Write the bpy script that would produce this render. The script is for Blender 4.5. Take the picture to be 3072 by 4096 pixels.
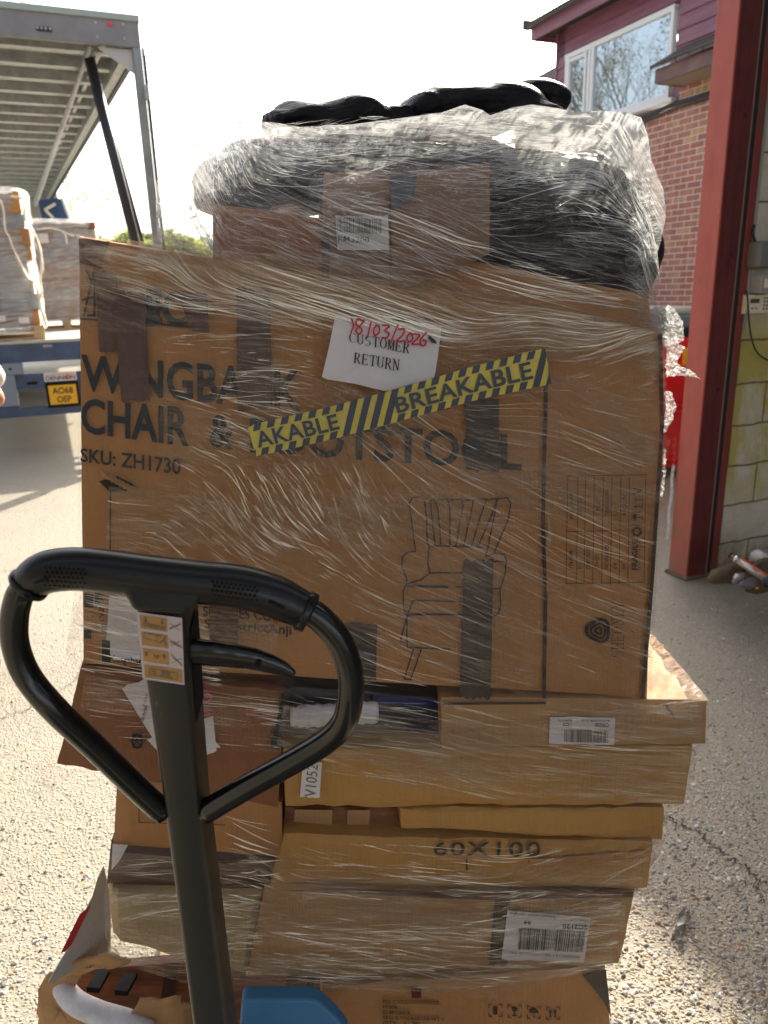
import bpy, bmesh, math, random
import numpy as np
from mathutils import Vector, Matrix, Euler
random.seed(7); rng = np.random.default_rng(7)
for o in list(bpy.data.objects): bpy.data.objects.remove(o)
C = bpy.context.scene.collection
S = bpy.context.scene
R = math.radians
# ------------------------------------------------------------------ camera
F, H, PITCH, ROLL = 3000.0, 1.6, R(16.5), R(1.6)
fw = np.array([0, math.cos(PITCH), -math.sin(PITCH)])
rt0 = np.array([1., 0, 0]); up0 = np.cross(rt0, fw)
rt = math.cos(ROLL)*rt0 - math.sin(ROLL)*up0
up = math.sin(ROLL)*rt0 + math.cos(ROLL)*up0
CAM = np.array([0, 0, H])
cam = bpy.data.cameras.new('camera'); co = bpy.data.objects.new('camera', cam); C.objects.link(co)
M = Matrix(((rt[0], up[0], -fw[0], 0), (rt[1], up[1], -fw[1], 0), (rt[2], up[2], -fw[2], H), (0, 0, 0, 1)))
co.matrix_world = M
cam.sensor_fit = 'VERTICAL'; cam.sensor_height = 36; cam.sensor_width = 27
cam.lens = 36*F/4096; cam.clip_start = .02; cam.clip_end = 600
cam.dof.use_dof = True; cam.dof.focus_distance = 1.12; cam.dof.aperture_fstop = 7.0
S.camera = co
# ------------------------------------------------------------------ sky and sun
TH = R(23)
e1 = np.array([math.cos(TH), math.sin(TH), 0]); e2 = np.array([-math.sin(TH), math.cos(TH), 0])
sv = Vector(1.1*e1+1.34*e2) + Vector((0, 0, 1)); sv.normalize()
W = bpy.data.worlds.new('World'); S.world = W; W.use_nodes = True
nt = W.node_tree; bg = nt.nodes['Background']
sky = nt.nodes.new('ShaderNodeTexSky'); sky.sky_type = 'NISHITA'; sky.sun_disc = False
sky.sun_elevation = math.asin(sv.z); sky.sun_rotation = math.atan2(sv.x, sv.y)
sky.dust_density = 4.0; sky.air_density = 1.0; sky.ozone_density = 1.0; sky.altitude = 50
hs = nt.nodes.new('ShaderNodeHueSaturation'); hs.inputs['Saturation'].default_value = .5
nt.links.new(sky.outputs[0], hs.inputs['Color']); nt.links.new(hs.outputs[0], bg.inputs[0])
bg.inputs[1].default_value = .15
sl = bpy.data.lights.new('sun', 'SUN'); sl.energy = 4.0; sl.angle = R(.6); sl.color = (1, .91, .75)
so = bpy.data.objects.new('sun', sl); C.objects.link(so); so.rotation_euler = sv.to_track_quat('Z', 'Y').to_euler()
so.location = (0, 0, 12)
S.view_settings.view_transform = 'Standard'; S.view_settings.look = 'None'
S.view_settings.exposure = 1.4; S.view_settings.gamma = 1
S.render.engine = 'CYCLES'; S.cycles.max_bounces = 8; S.cycles.transparent_max_bounces = 24
S.cycles.diffuse_bounces = 4; S.cycles.glossy_bounces = 3; S.cycles.sample_clamp_indirect = 6
# ------------------------------------------------------------------ helpers
def ray(x, y): return fw + rt*(x-1536)/F - up*(y-2048)/F
def dp(x, y, z): return CAM + ray(x, y)*z                       # photo pixel + distance -> world point
def gnd(x, y, h=0.):
    r = ray(x, y); return CAM + r*((h-H)/r[2])
def onyard(x, y, b):                                             # pixel on the vertical plane e2 = b
    r = ray(x, y); return CAM + r*((b - CAM@e2)/(r@e2))
def yc(p): p = np.asarray(p, float); return np.array([p@e1, p@e2, p[2]])
def wc(p): return e1*p[0] + e2*p[1] + np.array([0, 0, p[2]])
ROWS = np.array([0, 400, 940, 1320, 2700, 3000, 3300, 3600, 3950, 4400])
ZL = 1/np.array([1.03, 1.04, 1.05, 1.06, 1.12, 1.15, 1.19, 1.24, 1.30, 1.39])
ZR = 1/np.array([1.16, 1.16, 1.18, 1.20, 1.30, 1.33, 1.38, 1.42, 1.48, 1.57])
def zt(px, py):                                                  # front face of the stack: distance per direction
    a = np.interp(py, ROWS, ZL); b = np.interp(py, ROWS, ZR)
    return 1/(a + (b-a)*(np.asarray(px)-300)/2300)
def fs(px, py, off=0.): return dp(px, py, float(zt(px, py))+off)

def mat(name, col=(.5, .5, .5), rough=.6, metal=0., spec=.5, build=None, **kw):
    m = bpy.data.materials.new(name); m.use_nodes = True
    n = m.node_tree; b = n.nodes['Principled BSDF']
    b.inputs['Base Color'].default_value = (*col, 1); b.inputs['Roughness'].default_value = rough
    b.inputs['Metallic'].default_value = metal; b.inputs['Specular IOR Level'].default_value = spec
    for k, v in kw.items(): b.inputs[k.replace('_', ' ')].default_value = v
    if build: build(n, b)
    return m
class N:                                                          # tiny node graph helper
    def __init__(s, n): s.n = n; s.co = n.nodes.new('ShaderNodeTexCoord')
    def node(s, t, **kw):
        x = s.n.nodes.new(t)
        for k, v in kw.items(): setattr(x, k, v)
        return x
    def set(s, x, i, v):
        if isinstance(v, bpy.types.NodeSocket): s.n.links.new(v, x.inputs[i])
        elif isinstance(v, (tuple, list)) and len(v) == 3 and x.inputs[i].type == 'RGBA': x.inputs[i].default_value = (*v, 1)
        else: x.inputs[i].default_value = v
    def mapping(s, src, scale=(1, 1, 1), rot=(0, 0, 0), loc=(0, 0, 0)):
        x = s.node('ShaderNodeMapping'); s.set(x, 0, src); s.set(x, 1, loc); s.set(x, 2, rot); s.set(x, 3, scale); return x.outputs[0]
    def noise(s, src, scale=5, detail=4, rough=.6, dist=0):
        x = s.node('ShaderNodeTexNoise'); s.set(x, 'Vector', src); s.set(x, 'Scale', scale); s.set(x, 'Detail', detail); s.set(x, 'Roughness', rough); s.set(x, 'Distortion', dist); return x.outputs[0]
    def voro(s, src, scale=5, feature='F1', out=0, rnd=1):
        x = s.node('ShaderNodeTexVoronoi', feature=feature); s.set(x, 'Vector', src); s.set(x, 'Scale', scale); s.set(x, 'Randomness', rnd); return x.outputs[out]
    def ramp(s, src, stops):
        x = s.node('ShaderNodeValToRGB'); s.set(x, 0, src); e = x.color_ramp.elements
        while len(e) < len(stops): e.new(.5)
        for i, (p, c) in enumerate(stops):
            e[i].position = p; e[i].color = (*c, 1) if isinstance(c, tuple) else (c, c, c, 1)
        return x.outputs[0]
    def mix(s, f, a, b, t='MIX'):
        x = s.node('ShaderNodeMix', data_type='RGBA', blend_type=t); s.set(x, 0, f); s.set(x, 6, a); s.set(x, 7, b); return x.outputs[2]
    def math(s, op, a, b=0., c=False):
        x = s.node('ShaderNodeMath', operation=op); x.use_clamp = c; s.set(x, 0, a); s.set(x, 1, b); return x.outputs[0]
    def bump(s, h, st=.3, d=.01):
        x = s.node('ShaderNodeBump'); s.set(x, 'Height', h); s.set(x, 'Strength', st); s.set(x, 'Distance', d); return x.outputs[0]
def noisy(c1, c2, scale=6, st=.15, bs=None, stretch=(1, 1, 1), d=.003, thr=(.35, .65), chip=None):
    def f(n, b):
        g = N(n); v = g.mapping(g.co.outputs['Object'], stretch)
        a = g.noise(v, scale, 6, .65)
        x = g.ramp(a, [(thr[0], c1), (thr[1], c2)])
        if chip: x = g.mix(g.ramp(g.noise(g.mapping(g.co.outputs['Object'], (1, 1, .5)), 34, 8, .75), [(.66, 0.), (.70, .8)]), x, chip)
        g.set(b, 'Base Color', x)
        g.set(b, 'Normal', g.bump(g.noise(v, bs or scale*4, 5), st, d))
    return f
def tag(o, label=None, cat=None, group=None, kind=None):
    if label: o['label'] = label
    if cat: o['category'] = cat
    if group: o['group'] = group
    if kind: o['kind'] = kind
    return o
def empty(name, loc, label, cat, group=None, yard=False):
    o = bpy.data.objects.new(name, None); C.objects.link(o)
    w = wc(loc) if yard else loc
    o.location = w; o['_b'] = list(map(float, loc)); o['_y'] = int(yard); o.empty_display_size = .05
    if yard: o.rotation_euler = (0, 0, TH)
    return tag(o, label, cat, group)
def link(name, verts, faces, m, parent=None, smooth=False, yard=False, mi=None, weld=False):
    """verts in world (or yard) coordinates; the origin goes to the base of the thing"""
    v = np.asarray(verts, float).reshape(-1, 3)
    me = bpy.data.meshes.new(name)
    r = parent
    if r is not None:
        while r.parent: r = r.parent
        base = np.array(list(r['_b']))
    else:
        base = np.array([(v[:, 0].min()+v[:, 0].max())/2, (v[:, 1].min()+v[:, 1].max())/2, v[:, 2].min()])
    me.from_pydata((v-base).tolist(), [], faces if isinstance(faces, list) else faces.tolist())
    ms = m if isinstance(m, (list, tuple)) else [m]
    for x in ms: me.materials.append(x)
    if mi is not None: me.polygons.foreach_set('material_index', mi)
    if smooth: me.polygons.foreach_set('use_smooth', [True]*len(me.polygons))
    if smooth == 'auto':
        me.set_sharp_from_angle(angle=R(38))
    me.update()
    o = bpy.data.objects.new(name, me); C.objects.link(o)
    if parent is not None: o.parent = parent
    else:
        o.location = wc(base) if yard else base
        if yard: o.rotation_euler = (0, 0, TH)
        o['_b'] = list(map(float, base)); o['_y'] = int(yard)
    return o
class MB:
    def __init__(s): s.v = []; s.f = []; s.mi = []
    def add(s, v, f, mi=0):
        n = len(s.v); s.v += [tuple(map(float, p)) for p in v]
        for q in f: s.f.append([i+n for i in q]); s.mi.append(mi)
    def box(s, a, b, mi=0, bev=0.):
        x0, y0, z0 = np.minimum(a, b); x1, y1, z1 = np.maximum(a, b)
        if bev <= 0:
            s.add([(x0, y0, z0), (x1, y0, z0), (x1, y1, z0), (x0, y1, z0), (x0, y0, z1), (x1, y0, z1), (x1, y1, z1), (x0, y1, z1)],
                  [(0, 3, 2, 1), (4, 5, 6, 7), (0, 1, 5, 4), (1, 2, 6, 5), (2, 3, 7, 6), (3, 0, 4, 7)], mi)
        else:
            bm = bmesh.new(); bmesh.ops.create_cube(bm, size=1)
            for v in bm.verts: v.co = Vector(((x0+x1)/2+v.co.x*(x1-x0), (y0+y1)/2+v.co.y*(y1-y0), (z0+z1)/2+v.co.z*(z1-z0)))
            bmesh.ops.bevel(bm, geom=bm.edges[:], offset=bev, segments=2, profile=.6, affect='EDGES')
            s.bm(bm, mi)
        return s
    def bm(s, bm, mi=0):
        bm.verts.index_update(); s.add([v.co[:] for v in bm.verts], [[v.index for v in f.verts] for f in bm.faces], mi); bm.free(); return s
    def tube(s, pts, r, n=8, mi=0, cap=True, ell=1.0):
        P = [Vector(p) for p in pts]; rr = r if isinstance(r, (list, tuple, np.ndarray)) else [r]*len(P)
        rings = []; ref = None
        for i, p in enumerate(P):
            t = (P[min(i+1, len(P)-1)]-P[max(i-1, 0)]).normalized()
            if ref is None:
                ref = Vector((0, 0, 1)) if abs(t.z) < .9 else Vector((1, 0, 0))
            u = (ref - t*ref.dot(t)).normalized(); ref = u; w = t.cross(u)
            rings.append([p + (u*math.cos(a)+w*math.sin(a)*ell)*rr[i] for a in [2*math.pi*k/n for k in range(n)]])
        v = [q for g in rings for q in g]; f = []
        for i in range(len(P)-1):
            for k in range(n): f.append((i*n+k, i*n+(k+1) % n, (i+1)*n+(k+1) % n, (i+1)*n+k))
        if cap: f += [tuple(range(n))[::-1], tuple((len(P)-1)*n+k for k in range(n))]
        s.add(v, f, mi); return s
    def build(s, name, m, parent=None, smooth=False, yard=False):
        return link(name, s.v, s.f, m, parent, smooth, yard, s.mi)
def curve(pts, n=8):                                              # Catmull-Rom
    P = [np.array(p, float) for p in pts]; P = [2*P[0]-P[1]]+P+[2*P[-1]-P[-2]]; o = []
    for i in range(1, len(P)-2):
        for k in range(n):
            t = k/n; a, b, c, d = P[i-1:i+3]
            o.append(.5*((2*b)+(c-a)*t+(2*a-5*b+4*c-d)*t*t+(3*b-a-3*c+d)*t**3))
    o.append(P[-2]); return o
def poly_at(pts, t):                                              # point at arclength fraction t on a polyline
    P = np.array(pts, float); d = np.r_[0, np.cumsum(np.linalg.norm(np.diff(P, axis=0), axis=1))]; d /= d[-1]
    return np.stack([np.interp(t, d, P[:, k]) for k in range(P.shape[1])], -1)
_tab = rng.random((256, 256))
def vn(x, y):                                                     # smooth 2-D value noise
    x = np.asarray(x, float); y = np.asarray(y, float); xi = np.floor(x).astype(int); yi = np.floor(y).astype(int)
    a = x-xi; b = y-yi; a = a*a*(3-2*a); b = b*b*(3-2*b)
    g = lambda i, j: _tab[i & 255, j & 255]
    return (g(xi, yi)*(1-a)+g(xi+1, yi)*a)*(1-b)+(g(xi, yi+1)*(1-a)+g(xi+1, yi+1)*a)*b
def fbm(x, y, o=4):
    s = 0; a = .5
    for k in range(o): s = s+a*vn(x*2**k+17*k, y*2**k+31*k); a *= .5
    return s
def grid_faces(nr, nc):
    i = np.arange(nr-1)[:, None]*nc+np.arange(nc-1)[None]
    return np.stack([i, i+1, i+nc+1, i+nc], -1).reshape(-1, 4)
# ---- text
def text_mesh(txt, bold=0., spacing=1.):
    c = bpy.data.curves.new('t', 'FONT'); c.body = txt; c.size = 1; c.offset = bold; c.space_character = spacing; c.resolution_u = 3
    o = bpy.data.objects.new('t', c); C.objects.link(o)
    dg = bpy.context.evaluated_depsgraph_get(); me = bpy.data.meshes.new_from_object(o.evaluated_get(dg))
    v = np.array([x.co[:2] for x in me.vertices]); f = [list(p.vertices) for p in me.polygons]
    bpy.data.objects.remove(o); bpy.data.curves.remove(c); bpy.data.meshes.remove(me)
    return v, f
def uvtext(txt, bold=0., spacing=1., cap=True):
    """text scaled to the unit square: u along the line, v from baseline (0) to cap height (1)"""
    v, f = text_mesh(txt, bold, spacing); u0, u1 = v[:, 0].min(), v[:, 0].max()
    v = np.c_[(v[:, 0]-u0)/(u1-u0), v[:, 1]/.70]; return v, f
def quadmap(q, uv):                                               # q = tl, tr, br, bl
    tl, tr, br, bl = [np.array(p, float) for p in q]; u = uv[:, :1]; v = uv[:, 1:2]
    return (bl*(1-u)+br*u)*(1-v)+(tl*(1-u)+tr*u)*v
def decal_pts(px, off): return [fs(x, y, off) for x, y in px]
class Ink:                                                        # marks that lie on the stack's front
    def __init__(s, off): s.m = MB(); s.off = off
    def text(s, t, q, bold=0., spacing=1.):
        v, f = uvtext(t, bold, spacing); s.m.add(decal_pts(quadmap(q, v), s.off), f); return s
    def poly(s, pts): s.m.add(decal_pts(pts, s.off), [list(range(len(pts)))]); return s
    def line(s, pts, w):
        P = [np.array(p, float) for p in pts]
        for a, b in zip(P[:-1], P[1:]):
            d = b-a; L = np.hypot(*d)
            if L < 1e-6: continue
            n = np.array([-d[1], d[0]])/L*w/2; e = d/L*w*.3
            s.m.add(decal_pts([a-e-n, b+e-n, b+e+n, a-e+n], s.off), [(0, 1, 2, 3)])
        return s
    def barcode(s, q, n=34, seed=1):
        r = random.Random(seed); u = 0
        while u < 1:
            w = r.choice([.008, .008, .015, .022])*34/n*1.0
            s.m.add(decal_pts(quadmap(q, np.array([(u, 0), (min(u+w, 1), 0), (min(u+w, 1), 1), (u, 1)])), s.off), [(0, 1, 2, 3)]); u += w+r.choice([.008, .012, .02])*34/n
        return s
    def build(s, name, m, parent): return s.m.build(name, m, parent)
# ------------------------------------------------------------------ materials
def carton_mat(name, c, var=.82):
    d = tuple(x*var for x in c)
    def f(n, b):
        g = N(n); o = g.co.outputs['Object']
        a = g.noise(g.mapping(o, (1, 1, .6)), 7, 6, .6)
        fl = g.noise(g.mapping(o, (60, 60, 1.2)), 4, 2, .5)
        x = g.mix(g.ramp(a, [(.35, 0.), (.68, 1.)]), c, d)
        x = g.mix(g.math('MULTIPLY', g.ramp(fl, [(.42, 0.), (.62, 1.)]), .35), x, tuple(k*.84 for k in c))
        sc = g.ramp(g.noise(g.mapping(o, (2, 2, 9), (0, .4, .3)), 9, 5, .7), [(.66, 0.), (.72, 1.)])
        x = g.mix(g.math('MULTIPLY', sc, .5), x, tuple(k*1.35 for k in c))
        g.set(b, 'Base Color', x)
        g.set(b, 'Normal', g.bump(g.math('ADD', g.math('MULTIPLY', fl, .3), g.math('ADD', g.noise(o, 14, 4), g.math('MULTIPLY', g.noise(g.mapping(o, (1, 1, 2)), 5, 5, .6, 1.), 2.5))), .5, .006))
    return mat(name, c, .62, build=f, spec=.3)
KRAFT = carton_mat('kraft_board', (.46, .22, .085)); KRAFT2 = carton_mat('pale_kraft_board', (.46, .26, .115))
KRAFT3 = carton_mat('dark_kraft_board', (.27, .11, .05)); KRAFT4 = carton_mat('golden_kraft_board', (.50, .26, .075))
KRAFTL = carton_mat('lightened_kraft_board', (.44, .31, .15))  # kraft tone lightened, yellow film highlights put into the colour
GREYB = carton_mat('pale_grey_board', (.46, .41, .36), .9)
INK = mat('black_print', (.012, .013, .018), .5); INKT = mat('brown_black_print', (.05, .03, .02), .6)
TAPE = mat('brown_parcel_tape', (.10, .036, .02), .42, build=noisy((.11, .04, .022), (.075, .028, .016), 12, .6, 26))
TAPEG = mat('grey_parcel_tape', (.06, .04, .03), .45, build=noisy((.06, .038, .028), (.04, .026, .02), 10, .6, 24))
PAPER = mat('white_paper', (.72, .66, .66), .55, build=noisy((.74, .68, .68), (.62, .57, .57), 5, .25, 9))
YEL = mat('yellow_tape', (.62, .46, .015), .28, build=noisy((.66, .49, .015), (.52, .38, .015), 20, .3, 30))
NAVY = mat('navy_black_print', (.010, .012, .03), .3)
REDPEN = mat('red_marker', (.62, .02, .035), .5)
FOAM = mat('white_foam', (.72, .70, .74), .8, build=noisy((.78, .76, .8), (.6, .58, .62), 40, .4, 90))
def bagf(n, b):
    g = N(n); o = g.co.outputs['Object']
    a = g.noise(g.mapping(o, (2, 2, 6)), 6, 6, .65, .8)
    r = g.node('ShaderNodeTexNoise'); r.noise_type = 'RIDGED_MULTIFRACTAL'; g.set(r, 'Vector', g.mapping(o, (1, 1, 2.4), (.2, .3, 0))); g.set(r, 'Scale', 7.); g.set(r, 'Detail', 4.)
    g.set(b, 'Normal', g.bump(g.math('ADD', a, g.math('MULTIPLY', r.outputs[0], .5)), .7, .02))
BAG = mat('black_polythene', (.006, .006, .010), .42, build=bagf, spec=.3)
STEEL = mat('black_painted_steel', (.005, .0048, .0045), .19, spec=.6, build=noisy((.008, .0075, .007), (.005, .0045, .004), 20, .04, 60, d=.001, chip=(.10, .09, .08)))
RUB = mat('black_grip_rubber', (.0045, .004, .0042), .33, build=noisy((.005, .0045, .0047), (.0035, .003, .0035), 30, .1, 120, d=.001))
HOLE = mat('dark_hollow', (.003, .003, .003), .9)
SHAFT = mat('dark_olive_painted_steel', (.060, .056, .045), .38, metal=.2, build=noisy((.040, .038, .032), (.028, .027, .023), 7, .1, 200, (1, 1, .3), d=.001, chip=(.13, .12, .10)))
ORANGE = mat('orange_print', (.50, .26, .07), .45, build=noisy((.54, .29, .09), (.40, .20, .07), 30, .4, 60)); LILAC = mat('pale_sticker', (.58, .50, .52), .4)
GREYINK = mat('grey_print', (.20, .15, .08), .5)
BLUEP = mat('blue_plastic', (.05, .19, .36), .45, build=noisy((.055, .2, .38), (.04, .16, .31), 5, .1, 60))
WOOD = mat('red_brown_wood', (.22, .08, .035), .45, build=noisy((.28, .11, .05), (.13, .04, .02), 9, .2, 30, (1, 8, 8)))
PINE = mat('pine_wood', (.48, .32, .17), .7, build=noisy((.54, .37, .2), (.36, .23, .12), 8, .3, 30, (1, 6, 6)))
GALV = mat('galvanised_steel', (.36, .38, .38), .42, metal=.45, build=noisy((.42, .44, .44), (.28, .30, .30), 9, .15, 40))
BLUE = mat('blue_chassis_paint', (.05, .085, .17), .5, build=noisy((.055, .095, .19), (.04, .06, .11), 5, .15, 30))
DARK = mat('dark_steel', (.02, .022, .03), .5); 
def ribf(n, b):
    g = N(n); o = g.co.outputs['Object']
    g.set(b, 'Base Color', g.ramp(g.noise(g.mapping(o, (1, 5, 5)), 2.5, 5, .6), [(.35, (.42, .44, .42)), (.5, (.62, .62, .55)), (.66, (.3, .33, .33))]))
ROOFP = mat('roof_sheet', (.5, .5, .47), .4, metal=.2, build=ribf)
REDP = mat('red_oxide_paint', (.36, .055, .04), .5, build=None)
def redf(n, b):
    g = N(n); o = g.co.outputs['Object']
    a = g.noise(g.mapping(o, (3, 3, 1)), 3, 6, .7)
    x = g.ramp(a, [(.3, (.36, .075, .055)), (.55, (.47, .105, .08)), (.75, (.40, .09, .065))])
    ch = g.ramp(g.noise(g.mapping(o, (2, 2, 1.3)), 12, 6, .75), [(.67, 0.), (.70, 1.)])
    x = g.mix(g.math('MULTIPLY', ch, .7), x, (.33, .2, .13))
    z = g.node('ShaderNodeSeparateXYZ'); g.set(z, 0, o)
    low = g.math('MULTIPLY', g.ramp(g.math('MULTIPLY', z.outputs[2], 1.), [(0., 1.), (.75, 0.)]), g.ramp(g.noise(o, 8, 5, .7), [(.35, 0.), (.62, 1.)]))
    x = g.mix(low, x, (.26, .15, .08))
    g.set(b, 'Base Color', x); g.set(b, 'Normal', g.bump(g.noise(o, 25, 5), .3, .003))
REDP = mat('red_oxide_paint', (.36, .055, .04), .5, build=redf)
DRED = mat('shaded_red_paint', (.13, .022, .022), .5, build=noisy((.15, .026, .026), (.095, .02, .02), 5, .2, 30))  # same red as the post, darkened for the face turned from daylight
RUBBER = mat('black_seal', (.012, .012, .016), .6)
GREYPL = mat('grey_plastic', (.16, .165, .15), .5); GREYPL2 = mat('light_grey_plastic', (.32, .32, .29), .5); CREAMPL = mat('cream_plastic', (.78, .70, .52), .5)
LCD = mat('lcd_glass', (.10, .09, .06), .2); KEY = mat('olive_key', (.16, .14, .08), .6)
def film_mat(name, base, streak, white, rough=.14, tint=(1, .96, .9), sc=1., tlf=.4, sheet=.3, bump=.012):
    m = bpy.data.materials.new(name); m.use_nodes = True; n = m.node_tree; n.nodes.clear(); g = N(n)
    out = n.nodes.new('ShaderNodeOutputMaterial'); tr = n.nodes.new('ShaderNodeBsdfTransparent'); tr.inputs[0].default_value = (.97, .97, .97, 1)
    gl = n.nodes.new('ShaderNodeBsdfGlossy'); gl.inputs['Color'].default_value = (*tint, 1); gl.inputs['Roughness'].default_value = rough
    df = n.nodes.new('ShaderNodeBsdfDiffuse'); df.inputs[0].default_value = (.8, .78, .76, 1)
    tl = n.nodes.new('ShaderNodeBsdfTranslucent'); tl.inputs[0].default_value = (.95, .97, .98, 1)
    uv = g.node('ShaderNodeAttribute', attribute_name='flow').outputs['Vector']
    w = g.node('ShaderNodeSeparateColor'); at = g.node('ShaderNodeAttribute', attribute_name='wts'); g.set(w, 0, at.outputs['Color'])
    tot = low = None
    for k, ang_ in enumerate((4, 24, 62)):
        rot = g.node('ShaderNodeMapping'); g.set(rot, 0, uv); g.set(rot, 2, (0, 0, R(-ang_)))
        a = g.math('MULTIPLY', g.noise(g.mapping(rot.outputs[0], (.55*sc, 13*sc, 1)), 1.0, 5, .66, .15), w.outputs[k]); tot = a if tot is None else g.math('ADD', tot, a)
        a = g.math('MULTIPLY', g.noise(g.mapping(rot.outputs[0], (.22*sc, 2.6*sc, 1)), 1.0, 3, .55, .3), w.outputs[k]); low = a if low is None else g.math('ADD', low, a)
    big = g.noise(uv, .35, 3, .5); cr = g.noise(g.mapping(uv, (1, 1.8, 1)), 3.2*sc, 5, .7, 1.2)
    s1 = g.ramp(tot, [(.50, 0.), (.60, .4), (.68, 1.)]); s2 = g.ramp(low, [(.46, 0.), (.56, 1.), (.62, .35)])
    h = g.math('ADD', g.math('ADD', tot, g.math('MULTIPLY', low, 1.6)), g.math('MULTIPLY', cr, .45)); bp = g.bump(h, 1., bump)
    for s in (gl, df): n.links.new(bp, s.inputs['Normal'])
    fac = g.math('ADD', base, g.math('MULTIPLY', g.math('MULTIPLY', s1, streak), g.ramp(big, [(.3, .4), (.62, 1.)])))
    fac = g.math('ADD', fac, g.math('MULTIPLY', g.math('MULTIPLY', s2, sheet), g.ramp(big, [(.35, .3), (.6, 1.)])))
    fac = g.math('MULTIPLY', fac, at.outputs['Alpha'], True)
    m1 = n.nodes.new('ShaderNodeMixShader'); m1.inputs[0].default_value = tlf; n.links.new(df.outputs[0], m1.inputs[1]); n.links.new(tl.outputs[0], m1.inputs[2])
    m2 = n.nodes.new('ShaderNodeMixShader'); m2.inputs[0].default_value = white; n.links.new(gl.outputs[0], m2.inputs[1]); n.links.new(m1.outputs[0], m2.inputs[2])
    m3 = n.nodes.new('ShaderNodeMixShader'); n.links.new(fac, m3.inputs[0]); n.links.new(tr.outputs[0], m3.inputs[1]); n.links.new(m2.outputs[0], m3.inputs[2])
    n.links.new(m3.outputs[0], out.inputs[0]); return m
FILM = film_mat('stretch_film', .05, .85, .16, .09, (1, .88, .74), 1., .4, .30, .026)
FILMT = film_mat('bunched_stretch_film', .12, 1.3, .55, .10, (1, 1, 1), 1.8, .8, .5, .045)
def crease_mat(name, tint, mixg, rough, back=False):
    m = bpy.data.materials.new(name); m.use_nodes = True; n = m.node_tree; n.nodes.clear()
    out = n.nodes.new('ShaderNodeOutputMaterial'); tr = n.nodes.new('ShaderNodeBsdfTransparent')
    gl = n.nodes.new('ShaderNodeBsdfGlossy'); gl.inputs['Color'].default_value = (*tint, 1); gl.inputs['Roughness'].default_value = rough
    df = n.nodes.new('ShaderNodeBsdfDiffuse'); df.inputs[0].default_value = (*[.97*t for t in tint], 1)  # pale diffuse colour carries the highlight that the gloss alone lacks
    if back: df = n.nodes.new('ShaderNodeBsdfTranslucent'); df.inputs[0].default_value = (.95, .97, 1, 1)
    m1 = n.nodes.new('ShaderNodeMixShader'); m1.inputs[0].default_value = .6 if back else .45; n.links.new(gl.outputs[0], m1.inputs[1]); n.links.new(df.outputs[0], m1.inputs[2])
    m2 = n.nodes.new('ShaderNodeMixShader'); m2.inputs[0].default_value = mixg; n.links.new(tr.outputs[0], m2.inputs[1]); n.links.new(m1.outputs[0], m2.inputs[2])
    n.links.new(m2.outputs[0], out.inputs[0]); return m
CREASE = crease_mat('film_crease', (1, .90, .72), 1.0, .12)
CREASEB = crease_mat('backlit_film_crease', (1, 1, 1), .7, .15, True)
CREASEF = crease_mat('faint_film_crease', (1, .95, .9), .26, .25)
exec_parts = []
# ================================================================== GROUND
def groundf(n, b):
    g = N(n); o = g.co.outputs['Object']
    c1 = g.voro(o, 105, out=1); d = g.voro(o, 105); s = g.node('ShaderNodeSeparateColor'); g.set(s, 0, c1)
    stone = g.ramp(s.outputs[0], [(0., (.20, .18, .155)), (.3, (.30, .265, .21)), (.6, (.36, .325, .255)), (.85, (.39, .345, .27)), (1., (.56, .53, .47))])
    rust = g.ramp(s.outputs[1], [(.97, 0.), (.98, .6)]); stone = g.mix(rust, stone, (.40, .22, .10))
    matrix = g.ramp(g.noise(o, 40, 5, .7), [(.3, (.23, .20, .15)), (.7, (.37, .33, .25))])
    x = g.mix(g.ramp(d, [(.30, 0.), (.46, 1.)]), stone, matrix)
    big = g.noise(o, .9, 5, .6); x = g.mix(g.ramp(big, [(.35, 0.), (.7, .45)]), x, (.40, .355, .27))
    st = g.ramp(g.noise(o, 2.3, 6, .7, .5), [(.60, 0.), (.72, .5)]); x = g.mix(st, x, (.17, .15, .12))
    dt = g.node('ShaderNodeVectorMath', operation='DOT_PRODUCT'); g.set(dt, 0, o); dt.inputs[1].default_value = tuple(e1)
    ap = g.ramp(g.math('ADD', g.math('SUBTRACT', dt.outputs['Value'], 2.47), g.math('MULTIPLY', g.math('SUBTRACT', g.noise(o, 4, 5, .7), .5), .5)), [(.0, 0.), (.12, 1.)])
    x = g.mix(g.math('MULTIPLY', ap, .4), x, g.ramp(g.noise(o, 14, 6, .7), [(.3, (.34, .30, .22)), (.7, (.50, .45, .34))]))
    st2 = g.ramp(g.noise(g.mapping(o, (.5, 1.4, 1), (0, 0, .4)), .8, 5, .65, .6), [(.55, 0.), (.68, .45)]); x = g.mix(st2, x, (.20, .18, .15))
    g.set(b, 'Base Color', x)
    h = g.math('ADD', g.ramp(d, [(.0, 1.), (.5, 0.)]), g.math('MULTIPLY', g.noise(o, 55, 5, .7), 1.3))
    g.set(b, 'Normal', g.bump(h, .75, .006))
GROUND = mat('worn_aggregate_concrete', (.33, .29, .23), .55, build=groundf, spec=.5)
gv = [(-300, -60, 0), (300, -60, 0), (300, 400, 0), (-300, 400, 0)]
tag(link('ground', gv, [(0, 1, 2, 3)], GROUND), kind='structure')
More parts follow.
